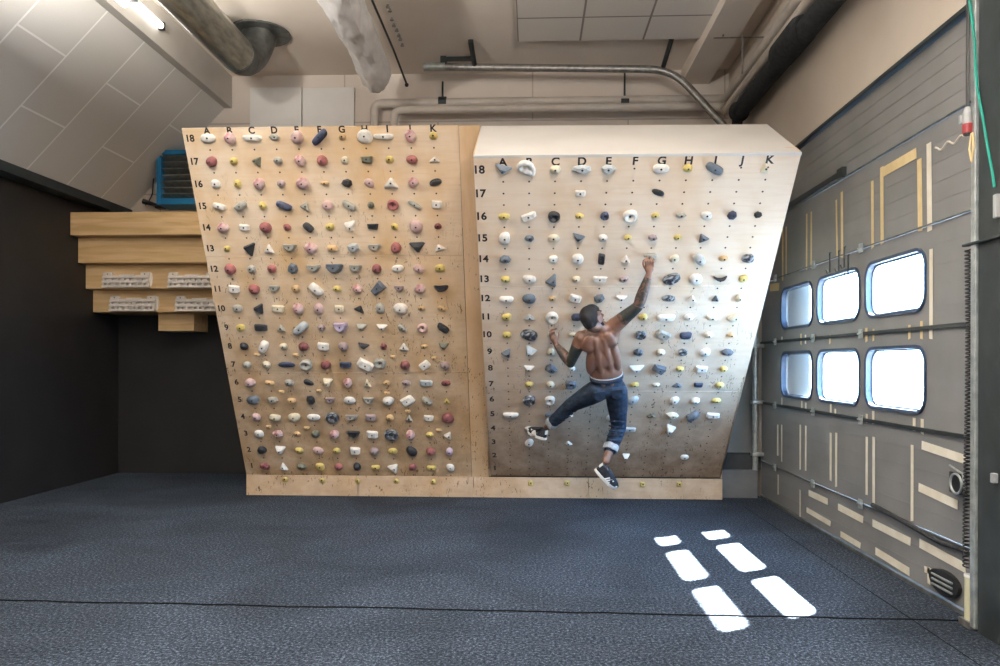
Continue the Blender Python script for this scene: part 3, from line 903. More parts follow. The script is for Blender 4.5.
JN = ['between rows 8 and 7, columns A and B', 'between rows 8 and 7, columns C and D', 'between rows 6 and 5, columns B and C', 'between rows 6 and 5, columns D and E',
      'between rows 4 and 3, columns A and B', 'between rows 4 and 3, columns C and D', 'between rows 6 and 5 near column H', 'between rows 5 and 4 near column I',
      'between rows 4 and 3 near column K', 'between rows 8 and 7 near column H', 'between rows 8 and 7, columns J and K']
for i, (px, py) in enumerate([(257, 355), (296, 355), (281.6, 392), (319, 391), (269, 427), (307, 428), (387, 393), (408, 411), (439, 430), (393, 357), (434, 358)]):
    g = bcoord(px, py, ML); g.z = 0
    me, apex = hold_mesh('R', .06, .032, 0, 900 + i)
    me.materials.append(m['hold_t'])
    o = bpy.data.objects.new('wooden_foothold', me); COL.objects.link(o); o.matrix_world = ML @ Matrix.Translation(g)
    tag(o, 'small tan wooden foothold ' + JN[i] + ', left board', 'foothold', 'wooden footholds screwed to the left board')
    b = bpy.data.objects.new('screw', BOLT); COL.objects.link(b); b.parent = o; b.location = apex; b.scale = (.6, .6, .6)

KN = ['first from the left end', 'second from the left end', 'third from the left end', 'fourth from the left end', 'fifth from the left, below column J', 'first right of the strip, below column B',
      'below column D of the right board', 'right of the climber\'s lower shoe', 'last one at the right end']
for i, (px, py) in enumerate([(285.5, 480), (322.8, 481), (358.2, 481.5), (396.6, 481.5), (433.6, 482), (531, 483), (567.6, 483), (642.8, 484), (679.4, 484)]):
    p = onY(px, py, KY)
    rt = px > 500
    me, apex = hold_mesh('Q' if rt else 'S', .055 if rt else .06, .055, 0, 950 + i)
    me.materials.append(m['hold_y'])
    o = bpy.data.objects.new('kick_foothold', me); COL.objects.link(o)
    o.matrix_world = Matrix(((1, 0, 0, p.x), (0, 0, -1, KY), (0, 1, 0, p.z), (0, 0, 0, 1)))
    tag(o, ('square' if rt else 'rounded') + ' yellow foothold on the kick board, ' + KN[i], 'foothold', 'yellow footholds on the kick board')
    b = bpy.data.objects.new('bolt', BOLT); COL.objects.link(b); b.parent = o; b.location = apex

# ------------------------------------------------------------------ stepped planks with hangboards (far left)
pk = tag(empty('hangboard_mount', (-4.5, 9.4, 1.83)), 'stepped stack of varnished wooden beams on the black back wall', 'wooden mount')
for i, (x0, x1, yf, z0, z1) in enumerate([(-5.345, -3.2, 8.38, 2.90, 3.165), (-5.345, -3.1, 8.53, 2.60, 2.895), (-5.345, -3.0, 8.68, 2.31, 2.595), (-5.345, -2.9, 8.83, 2.04, 2.305), (-4.62, -4.17, 9.0, 1.82, 2.035)]):
    MB().box((x0, yf, z0), (x1, 9.4, z1), .004).build('wooden_beam', m['plank_wood'], pk)


def hangboard(px0, px1, py0, py1, yf, label):
    a = onY(px0, py1, yf); b = onY(px1, py0, yf)
    w, h = .61, b.z - a.z
    x0, z0 = a.x, a.z
    t = empty('hangboard', (x0 + w / 2, yf, z0)); tag(t, label, 'hangboard', 'cream resin hangboards')
    X = lambda u: x0 + u * w
    Z = lambda v: z0 + v * h
    ol = [(0.06, 0), (.94, 0), (.99, .25), (1, .62), (.985, .95), (.93, 1.0), (.80, 1.0), (.77, .80), (.23, .80), (.20, 1.0), (.07, 1.0), (.015, .95), (0, .62), (.01, .25)]
    mb = MB().prism([(X(u), yf - .012, Z(v)) for u, v in ol], (0, .011, 0))
    # ledges, with pockets left between the dividers
    for v0, v1, dp in ((.0, .13, .085), (.29, .44, .08), (.60, .74, .07)):
        mb.box((X(.04), yf - dp, Z(v0)), (X(.96), yf - .01, Z(v1)), .005)
    for v0, v1, dp, us in ((.13, .29, .065, (.06, .15, .27, .40, .5, .60, .73, .85, .94)), (.44, .60, .055, (.06, .2, .33, .45, .55, .67, .8, .94))):
        for u in us: mb.box((X(u) - .009, yf - dp, Z(v0) - .002), (X(u) + .009, yf - .01, Z(v1) + .002), .002)
    for u0, u1 in ((.04, .22), (.78, .96)): mb.box((X(u0), yf - .045, Z(.74)), (X(u1), yf - .01, Z(.97)), .01)
    mb.box((X(.35), yf - .036, Z(.74)), (X(.65), yf - .01, Z(.86)), .006)
    mb.build('pocket_block', m['resin_cream'], t)
    for u in (.13, .87):
        MB().cyl((X(u), yf - .048, Z(.86)), (X(u), yf - .044, Z(.86)), .007, n=10).build('screw', m['bolt_steel'], t)


hangboard(103, 157, 273, 289, 8.68, 'cream resin hangboard at upper left of the wooden beams')
hangboard(168, 222, 273, 289, 8.68, 'cream resin hangboard at upper right, nearest the row 12 number')
hangboard(110, 165, 296.5, 312.5, 8.83, 'cream resin hangboard at lower left of the wooden beams')
hangboard(175.5, 230, 296.5, 312.5, 8.83, 'cream resin hangboard at lower right, partly behind the left board')

# blue framed heater with dark fins above the beams
a = onY(160, 207, 9.15); bz = onY(160, 153, 9.15).z
ht = tag(empty('air_heater', (a.x + .5, 9.2, a.z)), 'blue framed wall heater with dark horizontal fins above the wooden beams', 'heater')
x0, x1, z0, z1 = a.x, a.x + 1.15, a.z, bz
MB().box((x0, 9.05, z0), (x0 + .05, 9.38, z1), .004).box((x1 - .05, 9.05, z0), (x1, 9.38, z1), .004).box((x0 + .05, 9.05, z0), (x1 - .05, 9.38, z0 + .075), .004).box((x0 + .05, 9.05, z1 - .055), (x1 - .05, 9.38, z1), .004).build('frame', m['blue_paint'], ht)
MB().box((x0 + .04, 9.25, z0 + .06), (x1 - .04, 9.37, z1 - .04)).build('core', m['fin_dark'], ht)
for k in range(7):
    z = z0 + .12 + k * (z1 - z0 - .2) / 6
    MB().obox(Vector(((x0 + x1) / 2, 9.14, z)), (x1 - x0 - .1, .10, .012), Matrix.Rotation(-.5, 3, 'X')).build('fin', m['fin_light'], ht)
for zz in (z1 - .12, z0 + .02): MB().box((x0 - .10, 9.2, zz - .03), (x0, 9.3, zz + .03), .004).build('wall_bracket', m['black_plastic'], ht)
pts = [onY(x, y, 9.3) for x, y in ((157, 165), (153, 180), (152, 195), (148, 203), (145, 206))]
tag(MB().tube(bend(pts, .03), .008, 6).build('power_cable', m['black_plastic']), 'thin black cable hanging beside the blue heater', 'cable')
bb = MB().cyl(onY(143, 202, 9.2), onY(156, 206, 9.2), .035, .02, 10).box(onY(155, 208, 9.25), onY(162, 204, 9.15))
tag(bb.build('clamp', m['black_plastic']), 'black clamp lying on the beam left of the blue heater', 'clamp')
# small white lamp clip on the ledge of the left wall
p = onX(58, 192, -5.33)
cb = MB().box((p.x - .018, p.y - .08, p.z - .04), (p.x + .05, p.y + .06, p.z + .02), .01)
tag(cb.build('junction_box', m['white_paint']), 'small white junction box on the black left wall below the ledge', 'junction box')

# white boards on the back wall behind the boards
for (q0, q1, lab) in ((250, 301.5, 'white rectangular panel on the back wall, nearer the duct'), (302.5, 354, 'white rectangular panel on the back wall, nearer the corner pipe')):
    a = onY(q0, 89, 9.38); b = onY(q1, 89, 9.38)
    tag(MB().box((a.x, 9.35, a.z - .9), (b.x, 9.398, a.z), .006).build('wall_panel', m['white_board']), lab, 'wall panel')

# ------------------------------------------------------------------ ceiling equipment
# strip lamp on the left beam, and hung fittings added out of view as fill
def strip_lamp(x, y0, y1, z, label, axis='side', power=60):
    t = tag(empty('strip_lamp', (x, (y0 + y1) / 2, z)), label, 'lamp')
    if axis == 'side':
        MB().box((x - .03, y0 - .03, z - .06), (x, y1 + .03, z + .06), .005).build('housing', m['white_paint'], t)
        MB().cyl((x + .03, y0, z), (x + .03, y1, z), .032, n=14).build('tube', m['lamp_tube'], t, smooth=False)
        for y in (y0 - .03, y1): MB().box((x, y, z - .04), (x + .065, y + .03, z + .04), .005).build('end_cap', m['black_plastic'], t)
    else:
        MB().box((x - .09, y0, z), (x + .09, y1, z + .06), .005).build('housing', m['white_paint'], t)
        for yy in (y0 + .25, y1 - .25): MB().cyl((x, yy, z + .06), (x, yy, CEIL), .006, n=6).build('hanging_rod', m['steel'], t)
        MB().cyl((x, y0 + .03, z - .02), (x, y1 - .03, z - .02), .03, n=12).build('tube', m['lamp_tube'], t)
    return t


strip_lamp(-3.86, 6.0, 7.5, 4.90, 'lit fluorescent tube fitting on the side of the left ceiling beam')


FILL_LAMP, FILL_BEHIND = 135, 165  # strengths of the added hung fills and the fill behind the camera


def area(name, loc, rot, sx, sy, power, col=(1, .95, .88)):
    l = bpy.data.lights.new(name, 'AREA'); l.shape = 'RECTANGLE'; l.size = sx; l.size_y = sy; l.energy = power; l.color = col
    o = bpy.data.objects.new(name, l); COL.objects.link(o); o.location = loc; o.rotation_euler = rot
    return o


for i, (x, y, nm) in enumerate(((-2.9, 4.4, 'left row, nearest the boards'), (.6, 2.6, 'right row, nearest the boards'), (-2.9, -1.8, 'left row, farther from the boards'), (.6, -1.8, 'right row, farther from the boards'))):  # invented fittings, added out of view to brighten boards and ceiling
    strip_lamp(x, y - .8, y + .8, 4.0, 'added unseen suspended fill-light fitting, ' + nm, 'hung')
    area('fill_down', (x, y, 3.95), (0, 0, 0), .25, 1.6, FILL_LAMP * (.6 if i == 0 else 1.15))
    area('fill_up', (x, y, 4.09), (radians(180), 0, 0), .25, 1.6, FILL_LAMP * 3.6)  # added uplight that brightens the ceiling and slope
area('fill_behind', (2.30, -2.6, 2.0), (0, radians(90), radians(-35)), 1.8, 3.0, FILL_BEHIND, (.93, .96, 1))  # added fill behind the camera, no window is built there
area('beam_lamp_light', (-3.72, 7.0, 4.86), (0, radians(-60), 0), .1, 1.6, 22, (1, .96, .9))

# galvanised air duct with elbow and ceiling flange
dx, dz, r = -3.14, 4.71, .185
dt = tag(empty('air_duct', (dx, 5, 4.8)), 'round galvanised air duct turning up into the ceiling beside the beam', 'air duct')
pts = [Vector((dx, y, dz)) for y in (-4.5, 0, 4, 6, 7.75)]
for k in range(1, 9):
    a = k / 8 * pi / 2
    pts.append(Vector((dx + .10 * (1 - cos(a)), 7.84 + .33 * sin(a), dz + .01 + .39 * (1 - cos(a)))))
MB().tube(pts[:5], r, 28).build('straight_pipe', m['zinc'], dt, auto=True)
MB().tube(pts[4:], r * 1.02, 28).build('elbow', m['zinc_dark'], dt, auto=True)
for y in (-3, -1, 1, 3, 5): MB().cyl((dx, y - .03, dz), (dx, y + .03, dz), r + .012, n=28).build('joint_band', m['zinc'], dt, auto=True)
e = pts[-1]
MB().cyl((e.x, e.y, CEIL - .02), (e.x, e.y, CEIL), .33, n=32).build('ceiling_flange', m['zinc_dark'], dt, auto=True)
MB().box((e.x - .32, e.y - .45, CEIL - .16), (e.x - .24, e.y - .3, CEIL - .02), .01).cyl((e.x - .28, e.y - .38, CEIL - .1), (e.x - .15, e.y - .3, CEIL - .06), .025, n=8).build('damper_lever', m['zinc_dark'], dt)

# plastic wrapped sleeve
sv = MB(); bm = sv.bm
path = [Vector((-1.80, 8.62, 4.70)), Vector((-1.80, 8.55, 4.72)), Vector((-1.79, 8.3, 4.74)), Vector((-1.78, 7.8, 4.80)), Vector((-1.78, 7.0, 4.82)), Vector((-1.78, 6.0, 4.84)), Vector((-1.78, 4.5, 4.84)), Vector((-1.78, 2, 4.84)), Vector((-1.78, -2, 4.84))]
# resample
dense = []
for p, q in zip(path, path[1:]):
    n = max(2, int((q - p).length / .06)); dense += [p.lerp(q, i / n) for i in range(n)]
dense.append(path[-1])
rings = []
for i, p in enumerate(dense):
    s = min(1, .5 + i * .12)
    ring = []
    for k in range(40):
        a = 2 * pi * k / 40
        rr = (.19 + .035 * noise.noise(Vector((cos(a) * 2.2, sin(a) * 2.2, p.y * 1.6))) + .022 * noise.noise(Vector((cos(a) * 6, sin(a) * 6, p.y * 5)))) * s
        zz = sin(a) * rr * (.95 if sin(a) > 0 else 1.1)
        ring.append(bm.verts.new(p + Vector((cos(a) * rr * .92, .05 * noise.noise(Vector((a, 1, p.y))), zz))))
    rings.append(ring)
for A, B in zip(rings, rings[1:]):
    for k in range(40): bm.faces.new((A[k], A[(k + 1) % 40], B[(k + 1) % 40], B[k]))
bm.faces.new(rings[0]); bm.faces.new(rings[-1])
sv_t = tag(empty('wrapped_duct', (-1.79, 5, 4.8)), 'hanging duct wrapped in crumpled white plastic film under the ceiling', 'wrapped duct')
sv.build('plastic_film', m['plastic_film'], sv_t, auto=True)
MB().tube([(-1.52, 8.9, 4.80), (-1.55, 8.2, 4.92), (-1.57, 5, 4.99), (-1.57, 0, 5.0)], .012, 6).sph((-1.52, 8.92, 4.79), .025).build('edge_rod', m['black_plastic'], sv_t)
for y in (5.5, 7.6): MB().cyl((-1.78, y, 4.95), (-1.78, y, CEIL), .008, n=6).build('hanger', m['steel'], sv_t)

# acoustic panel field on the ceiling
a = onY(517, 40, 8.36); b = onY(697, 40, 8.36)
cp = MB().box((0, 0, 0), (2.1, 6.0, .06)).build('acoustic_panel', m['ceiling_tile'])
cp.matrix_world = Matrix.Translation((a.x, 8.36 - 6.0 - .0, CEIL - .062))
tag(cp, 'field of pale acoustic tiles fixed under the ceiling', 'ceiling panel')
# row of short bolts
for i, (px, py) in enumerate([(387, 5), (389, 9), (391, 18), (393, 24), (396, 29), (398, 34), (399.5, 38), (401.5, 44)]):
    u = (px - 500) / F; d = F * (CEIL - CH) / (HZ - py)
    x = d * (u * cos(YAW) - sin(YAW)); y = d * (u * sin(YAW) + cos(YAW))
    tag(MB().cyl((x, y, CEIL), (x, y, CEIL - .02), .014, n=8).cyl((x, y, CEIL - .02), (x, y, CEIL - .03), .022, n=8).build('ceiling_bolt', m['steel']),
        'short dark bolt in the row of bolts across the beige ceiling', 'bolt', 'row of bolts in the ceiling')

# cream pipes along the back wall, then turning along the right wall towards the camera
def pipe(name, pts, r, mat, label, rad=.12, n=14, brackets=()):
    t = tag(empty(name, pts[0]), label, 'pipe')
    MB().tube(bend(pts, rad), r, n).build('pipe_run', m[mat], t, auto=True)
    for (p, q, rr) in brackets: MB().cyl(p, q, rr, n=8).cyl(Vector(p) - Vector((.05, 0, 0)), Vector(p) + Vector((.05, 0, 0)), r + .008 if rr < .015 else rr, n=10).build('bracket', m['steel_dark'], t)
    return t


zA = onY(500, 102, 9.25).z; zB = onY(500, 107, 9.20).z
xa = onY(374, 110, 9.25).x; xb = onY(395, 110, 9.2).x
x1 = 2.37
pipe('heating_pipe', [(xa, 9.25, 3.9), (xa, 9.25, zA), (x1, 9.25, zA), (x1, -3, zA)], .055, 'pipe_cream', 'cream heating pipe along the back wall, upper of the pair', .1,
     brackets=[(onY(442, 102, 9.25), onY(442, 82, 9.38), .012), (onY(624, 102, 9.25), onY(624, 70, 9.38), .012)])
pipe('heating_pipe', [(xb, 9.12, 3.9), (xb, 9.12, zB - .05), (2.30, 9.12, zB - .05), (2.30, 9.02, 4.45), (2.30, -3, 4.45)], .05, 'pipe_cream', 'cream heating pipe along the back wall, lower of the pair', .1)
# grey steel pipe with brackets hung below the ceiling
p0, p1, p2 = onY(424, 67, 8.9), onY(672, 69, 8.9), onY(724, 126, 8.7)
p3 = p2 + (p2 - p1) * .1
st = tag(empty('steel_pipe', p0), 'grey steel pipe under the ceiling bending down behind the right board', 'pipe')
MB().tube(bend([p0, p1, p3], .3), .044, 14).build('pipe_run', m['steel'], st, auto=True)
MB().cyl(p0 - Vector((.01, 0, 0)), p0 + Vector((.25, 0, 0)), .052, n=14).build('sleeve', m['galvanised'], st, auto=True)
q = onY(474, 66, 8.9)
MB().tube([(q.x, 8.9, q.z), (q.x - .01, 8.42, CEIL - .02)], .032, 6).box((q.x - .36, 8.88, q.z + .07), (q.x, 8.93, q.z + .11)).box((q.x - .41, 8.86, q.z - .02), (q.x - .34, 8.94, q.z + .12)).build('bracket', m['steel_dark'], st)
q = onY(662, 68, 8.9)
MB().tube([(q.x, 8.9, q.z), (q.x + .02, 8.42, CEIL - .02)], .028, 6).build('bracket', m['steel_dark'], st)
# bar hanging near the beam
q0, q1 = onY(713, 36, 8.0), onY(765, 38, 8.0)
hb = MB().box(q0 + Vector((0, -.015, -.015)), q1 + Vector((0, .015, .015))).cyl((q0.x + .3, 8.0, q0.z), (q0.x + .3, 8.0, q0.z - .4), .01, n=6).cyl((q0.x + .1, 8.0, q0.z), (q0.x + .1, 8.0, CEIL), .01, n=6)
tag(hb.build('hanger_bar', m['steel']), 'thin steel hanger bar crossing under the right ceiling beam', 'bar')
# black insulated pipe along the right wall
bpipe = tag(empty('insulated_pipe', (2.32, 8.8, 4.5)), 'thick black insulated pipe running along the top of the right wall', 'pipe')
zc = 4.25
MB().tube([(2.31, 8.4, zc), (2.31, 7.4, zc), (2.31, 5.6, zc), (2.31, 3, zc), (2.31, -3, zc)], .095, 18).build('insulation', m['black_foam'], bpipe, auto=True)
for y in (6.7, 4.9): MB().tube([(2.30, y + .35, zc + .02), (2.30, y + .25, zc + .03), (2.30, y - .25, zc + .03), (2.30, y - .35, zc + .02)], [.10, .128, .128, .10], 18).build('collar', m['black_foam'], bpipe, auto=True)
MB().tube([(2.31, 8.4, zc), (2.31, 8.47, zc - .02), (2.31, 8.51, zc - .12), (2.31, 8.51, 3.45)], .06, 18).sph((2.31, 8.42, zc), .115).build('end_elbow', m['black_foam'], bpipe, auto=True)
# conduit just under the ceiling on the right
MB_ = MB().tube([(2.41, 9.0, 4.40), (2.41, 3, 4.42), (2.41, -3, 4.42)], .012, 6)

# ------------------------------------------------------------------ things beside the near door post
cx, cy = 2.362, 4.14
zt = onX(973, 247, cx).z; zb = .32
pts = []
turns = 84
for i in range(turns * 8 + 1):
    a = 2 * pi * i / 8; t = i / (turns * 8)
    pts.append((cx + .014 * cos(a) + .006 * sin(t * 5), cy + .014 * sin(a), zt + (zb - zt) * t))
pts = [(2.40, cy + .0, zt + .02)] + pts
ct = tag(empty('coiled_cable', (cx, cy, .08)), 'black coiled cable hanging down beside the near door post', 'cable')
MB().tube(pts, .005, 5).build('coil', m['black_plastic'], ct, smooth=True)
ar = MB().box((2.335, 3.7, zt + .015), (2.36, 4.15, zt + .028), .003)
ar.build('hanging_bracket', m['steel_dark'], ct)
# red industrial plug
pc = onX(967, 122, 2.33)
pl = tag(empty('power_connector', pc), 'grey and red industrial power connector hanging by the door post', 'power connector')
MB().cyl(pc + Vector((0, 0, -.005)), pc + Vector((0, 0, .05)), .023, .023, 16).cyl(pc + Vector((0, 0, .05)), pc + Vector((0, 0, .085)), .023, .014, 16).box(pc + Vector((-.03, .01, .0)), pc + Vector((-.012, .035, .05)), .004).build('grey_body', m['grey_plastic'], pl, auto=True)
MB().cyl(pc + Vector((0, 0, -.055)), pc + Vector((0, 0, -.005)), .025, n=16).build('red_socket', m['red_plastic'], pl, auto=True)
MB().cyl(pc + Vector((0, 0, -.065)), pc + Vector((0, 0, -.055)), .020, n=16).build('socket_rim', m['black_plastic'], pl)
MB().tube([pc + Vector((0, 0, .08)), pc + Vector((.0, 0, .3)), pc + Vector((.005, 0, .9)), pc + Vector((.0, .0, 1.25))], .010, 8).build('supply_cable', m['black_plastic'], pl)
q = pc + Vector((.01, -.02, -.06))
MB().tube([q, q + Vector((.0, .02, -.08)), q + Vector((.0, 0, -.15)), q + Vector((0, -.02, -.08)), q + Vector((0, -.01, 0))], .006, 6).build('loop_strap', m['masking_tape_yellow'], pl)
s0, s1 = onX(964, 135, 2.42), onX(935, 149, 2.42)
pts = [s0.lerp(s1, t) + Vector((0, 0, .015 * sin(t * 14))) for t in [i / 14 for i in range(15)]]
tag(MB().tube(pts, .006, 6).build('white_string', m['string_white']), 'frayed white string stretched from the connector across the door', 'string')
gpts = [onX(x, y, 2.335) for x, y in ((968, -6), (970, 10), (974, 40), (975, 70), (977, 90), (982, 115), (987, 145), (992, 172), (994, 186))]
tag(MB().tube(gpts, .007, 6).build('green_cable', m['green_cable']), 'green cable hanging loosely down the steel column', 'cable')
cb = onX(973, 585, 2.33)
cn = tag(empty('cable_guard', (2.36, cb.y, 0)), 'cream cylindrical guard standing at the foot of the door post', 'post guard')
MB().cyl((2.385, 4.14, .04), (2.385, 4.14, .27), .032, n=20).build('body', m['cream_plastic'], cn, auto=True)
MB().cyl((2.385, 4.14, .27), (2.385, 4.14, .282), .035, n=20).build('rim', m['white_paint'], cn)
MB().box((2.345, 4.09, 0), (2.425, 4.19, .04), .004).build('foot', m['steel'], cn)
# switches on the steel column
for (px, py, w, h, lab) in ((998, 205, .015, .06, 'light grey switch plate on the steel column'), (996, 477, .015, .025, 'white catch on the lower part of the steel column')):
    p = onX(px, py, 2.355)
    tag(MB().box((2.335, p.y - w, p.z - h), (2.36, p.y + w, p.z + h), .004).build('wall_plate', m['grey_plastic']), lab, 'plate')
MB_.bm.free()

# ------------------------------------------------------------------ the climber
J = lambda x, y, Y: onY(x, y, Y)
man = tag(empty('person', J(607, 387, 6.65)), 'shirtless climber in rolled-up jeans and dark sneakers hanging from the right board, seen from behind', 'person')
neck = J(604, 330, 6.33); ShL = J(581, 337.5, 6.37); ShR = J(615, 325, 6.32)
ElL = J(570.5, 363, 6.50); WrL = J(556.5, 345, 6.61)
ElR = J(638, 306, 6.19); WrR = J(648.5, 275, 6.12)
HeadC = J(592.5, 317.5, 6.25)
th1 = J(599, 343, 6.38); th2 = J(603, 357, 6.46); wa = J(606, 372, 6.56); pe = J(607, 387, 6.65)
HpL = J(598, 390, 6.67); KnL = J(571, 405, 7.00); AnL = J(545.5, 429, 7.30)
HpR = J(616.5, 391, 6.67); KnR = J(619, 427, 6.93); AnR = J(606, 461, 6.76)

up_t = (neck - pe).normalized()
rt_t = (ShR - ShL).normalized(); rt_t = (rt_t - up_t * rt_t.dot(up_t)).normalized()
bk_t = rt_t.cross(up_t).normalized()              # sign fixed below so it points to the camera
if bk_t.y > 0: bk_t = -bk_t
RT = Matrix((rt_t, bk_t, up_t)).transposed()      # columns: right, back, up


def T_(c, a=0, b=0, u=0): return c + rt_t * a + bk_t * b + up_t * u


B = MB()
# trunk
B.sph(T_(th1, .0, -.02, .0), (.155, .095, .125), RT, 24, 16)
B.sph(T_(th2, .0, -.01, .0), (.145, .092, .13), RT, 24, 16)
B.sph(T_(wa, 0, -.005, .0), (.146, .088, .14), RT, 24, 16)
B.sph(T_(pe, 0, 0, .0), (.150, .100, .10), RT, 24, 16)
# back muscles: twin columns along the spine, shoulder blades, lats, trapezius
for s in (-1, 1):
    B.chain([(T_(th1, s * .036, .046, .06), .030), (T_(th2, s * .038, .052, .02), .032), (T_(wa, s * .040, .046, .02), .034), (T_(pe, s * .038, .055, .02), .032)])
B.sph(T_(th1, -.088, .044, .035), (.058, .026, .078), RT @ Matrix.Rotation(.3, 3, 'Y'))
B.sph(T_(th1, .085, .046, .05), (.054, .030, .082), RT @ Matrix.Rotation(-.45, 3, 'Y'))
B.sph(T_(th2, -.098, .006, .0), (.050, .062, .16), RT @ Matrix.Rotation(.18, 3, 'Y'))
B.sph(T_(th2, .102, .008, .01), (.050, .062, .17), RT @ Matrix.Rotation(-.16, 3, 'Y'))
B.chain([(neck, .058), (T_(neck, 0, 0, -.05), .085)])
B.chain([(T_(neck, 0, .01, .0), .05), (ShL.lerp(neck, .45) + up_t * .005, .055), (ShL, .056)])
B.chain([(T_(neck, 0, .01, .0), .05), (ShR.lerp(neck, .45), .058), (ShR, .060)])
B.chain([(T_(th1, -.09, 0, .0), .075), (ShL, .055)]); B.chain([(T_(th1, .09, 0, .02), .075), (ShR, .058)])
# arms
def limb(a, b, rs, n=14):
    k = len(rs) - 1
    B.chain([(a.lerp(b, i / k), r) for i, r in enumerate(rs)], n)


B.sph(ShL, .062); B.sph(ShR, .070)
limb(ShL, ElL, [.058, .058, .054, .047, .042]); limb(ElL, WrL, [.042, .047, .044, .036, .028])
limb(ShR, ElR, [.068, .064, .058, .052, .046]); limb(ElR, WrR, [.045, .050, .046, .038, .029])
# legs (inside the jeans) and feet (inside the shoes)
limb(HpL, KnL, [.080, .072, .060, .050]); limb(KnL, AnL, [.050, .052, .042, .032])
limb(HpR, KnR, [.080, .075, .060, .052]); limb(KnR, AnR, [.052, .055, .042, .034])
# head frame: nose direction up and to the right, towards the board
hf = Vector((.66, .60, .45)).normalized()
hu = Vector((-.30, -.28, .91)); hu = (hu - hf * hu.dot(hf)).normalized()
hs = hf.cross(hu).normalized()                    # the head's right-hand side
RH = Matrix((hs, hf, hu)).transposed()
def H(x, y, z): return HeadC + hs * x + hf * y + hu * z


B.sph(H(0, -.012, .02), (.076, .094, .092), RH, 24, 16)       # skull
B.sph(H(0, .025, -.035), (.060, .066, .078), RH, 20, 14)      # face
B.sph(H(0, .060, -.085), (.034, .028, .026), RH)              # chin
B.chain([(H(0, .088, .012), .010), (H(0, .108, -.022), .014), (H(0, .094, -.034), .012)])   # nose
for s in (-1, 1):
    B.sph(H(s * .016, .092, -.033), .010); B.sph(H(s * .040, .070, -.012), (.024, .018, .018), RH)   # nostril, cheekbone
    B.chain([(H(s * .014, .088, .024), .009), (H(s * .044, .076, .026), .009)])   # brow
    ear = [H(s * .078, -.005 + .022 * cos(a), -.012 + .034 * sin(a)) for a in [2 * pi * k / 12 for k in range(13)]]
    B.tube(ear, .0075, 8); B.sph(H(s * .074, -.005, -.012), (.008, .020, .028), RH)
B.chain([(H(-.022, .088, -.060), .008), (H(0, .094, -.058), .009), (H(.022, .088, -.060), .008)])   # lips
B.chain([(H(-.018, .086, -.070), .008), (H(0, .091, -.070), .009), (H(.018, .086, -.070), .008)])
B.chain([(H(0, -.035, -.05), .058), (HeadC.lerp(neck, .55), .055), (neck, .062)])
# hands -------------------------------------------------------------
def finger(pts, r):
    B.chain([(Vector(p), r * (1.12 - .10 * i)) for i, p in enumerate(pts)], 10)


# right hand crimping over the edge at G14
HR = lambda x, y, Y: J(x, y, Y)
B.chain([(WrR, .026), (HR(649, 271, 6.115), .028)])
B.sph(HR(649, 268.0, 6.105), (.040, .018, .045))
for (x0, y0, x1, y1, x2, y2, r) in ((645.8, 264, 644.6, 259.0, 645.0, 257.6, .0088), (648.0, 263.2, 647.4, 257.6, 647.6, 256.2, .0092), (650.6, 263.2, 650.6, 257.4, 650.6, 256.0, .0092), (653.0, 264.2, 653.6, 259.0, 653.4, 257.4, .0084)):
    finger([HR(x0, y0 + 2.5, 6.100), HR((x0 + x1) / 2, (y0 + y1) / 2, 6.075), HR(x1, y1 - .3, 6.085), HR(x2, y2, 6.12), HR(x2, y2 + .8, 6.15)], r)
finger([HR(646, 269.5, 6.11), HR(643.4, 266, 6.12), HR(642.6, 262.5, 6.13), HR(643.4, 259.8, 6.14)], .0100)
# left hand around the hold at C10
B.chain([(WrL, .026), (HR(555, 341.5, 6.605), .028)])
B.sph(HR(553.2, 337.8, 6.60), (.034, .020, .040), Matrix.Rotation(-.25, 3, 'Y'))
for (x0, y0, x1, y1, x2, y2, r) in ((551.0, 336.5, 549.2, 333.5, 551.6, 332.0, .0086), (551.6, 335, 549.8, 331.2, 552.4, 330.2, .0092), (553, 334, 551.6, 329.6, 554.2, 329.0, .0092), (554.8, 334, 554.0, 328.8, 556.4, 328.4, .0086)):
    finger([HR(x0, y0 + 1, 6.60), HR((x0 + x1) / 2 - .3, (y0 + y1) / 2, 6.575), HR(x1, y1, 6.60), HR(x2, y2, 6.635), HR(x2 + 1, y2 + .8, 6.655)], r)
finger([HR(556, 341, 6.60), HR(558.4, 337.5, 6.61), HR(558.9, 334.2, 6.62), HR(558.0, 331.6, 6.64)], .0100)

body = remeshed(B, 'body', [m['skin'], m['inked_skin'], m['sleeve_ink']], man, .0052, 12, .5)


def seg_dist(p, a, b):
    t = max(0, min(1, (p - a).dot(b - a) / (b - a).length_squared)); return (p - a.lerp(b, t)).length, t


for f in body.data.polygons:
    c = f.center
    for (s, e, w) in ((ShL, ElL, WrL), (ShR, ElR, WrR)):
        d1, t1 = seg_dist(c, s, e); d2, t2 = seg_dist(c, e, w)
        if d1 < .075 and t1 > .30 and (d1 <= d2): f.material_index = 2 if s is ShL or t1 > .45 else 1
        elif d2 < .065 and .02 < t2 < .93 and d2 < d1: f.material_index = 1
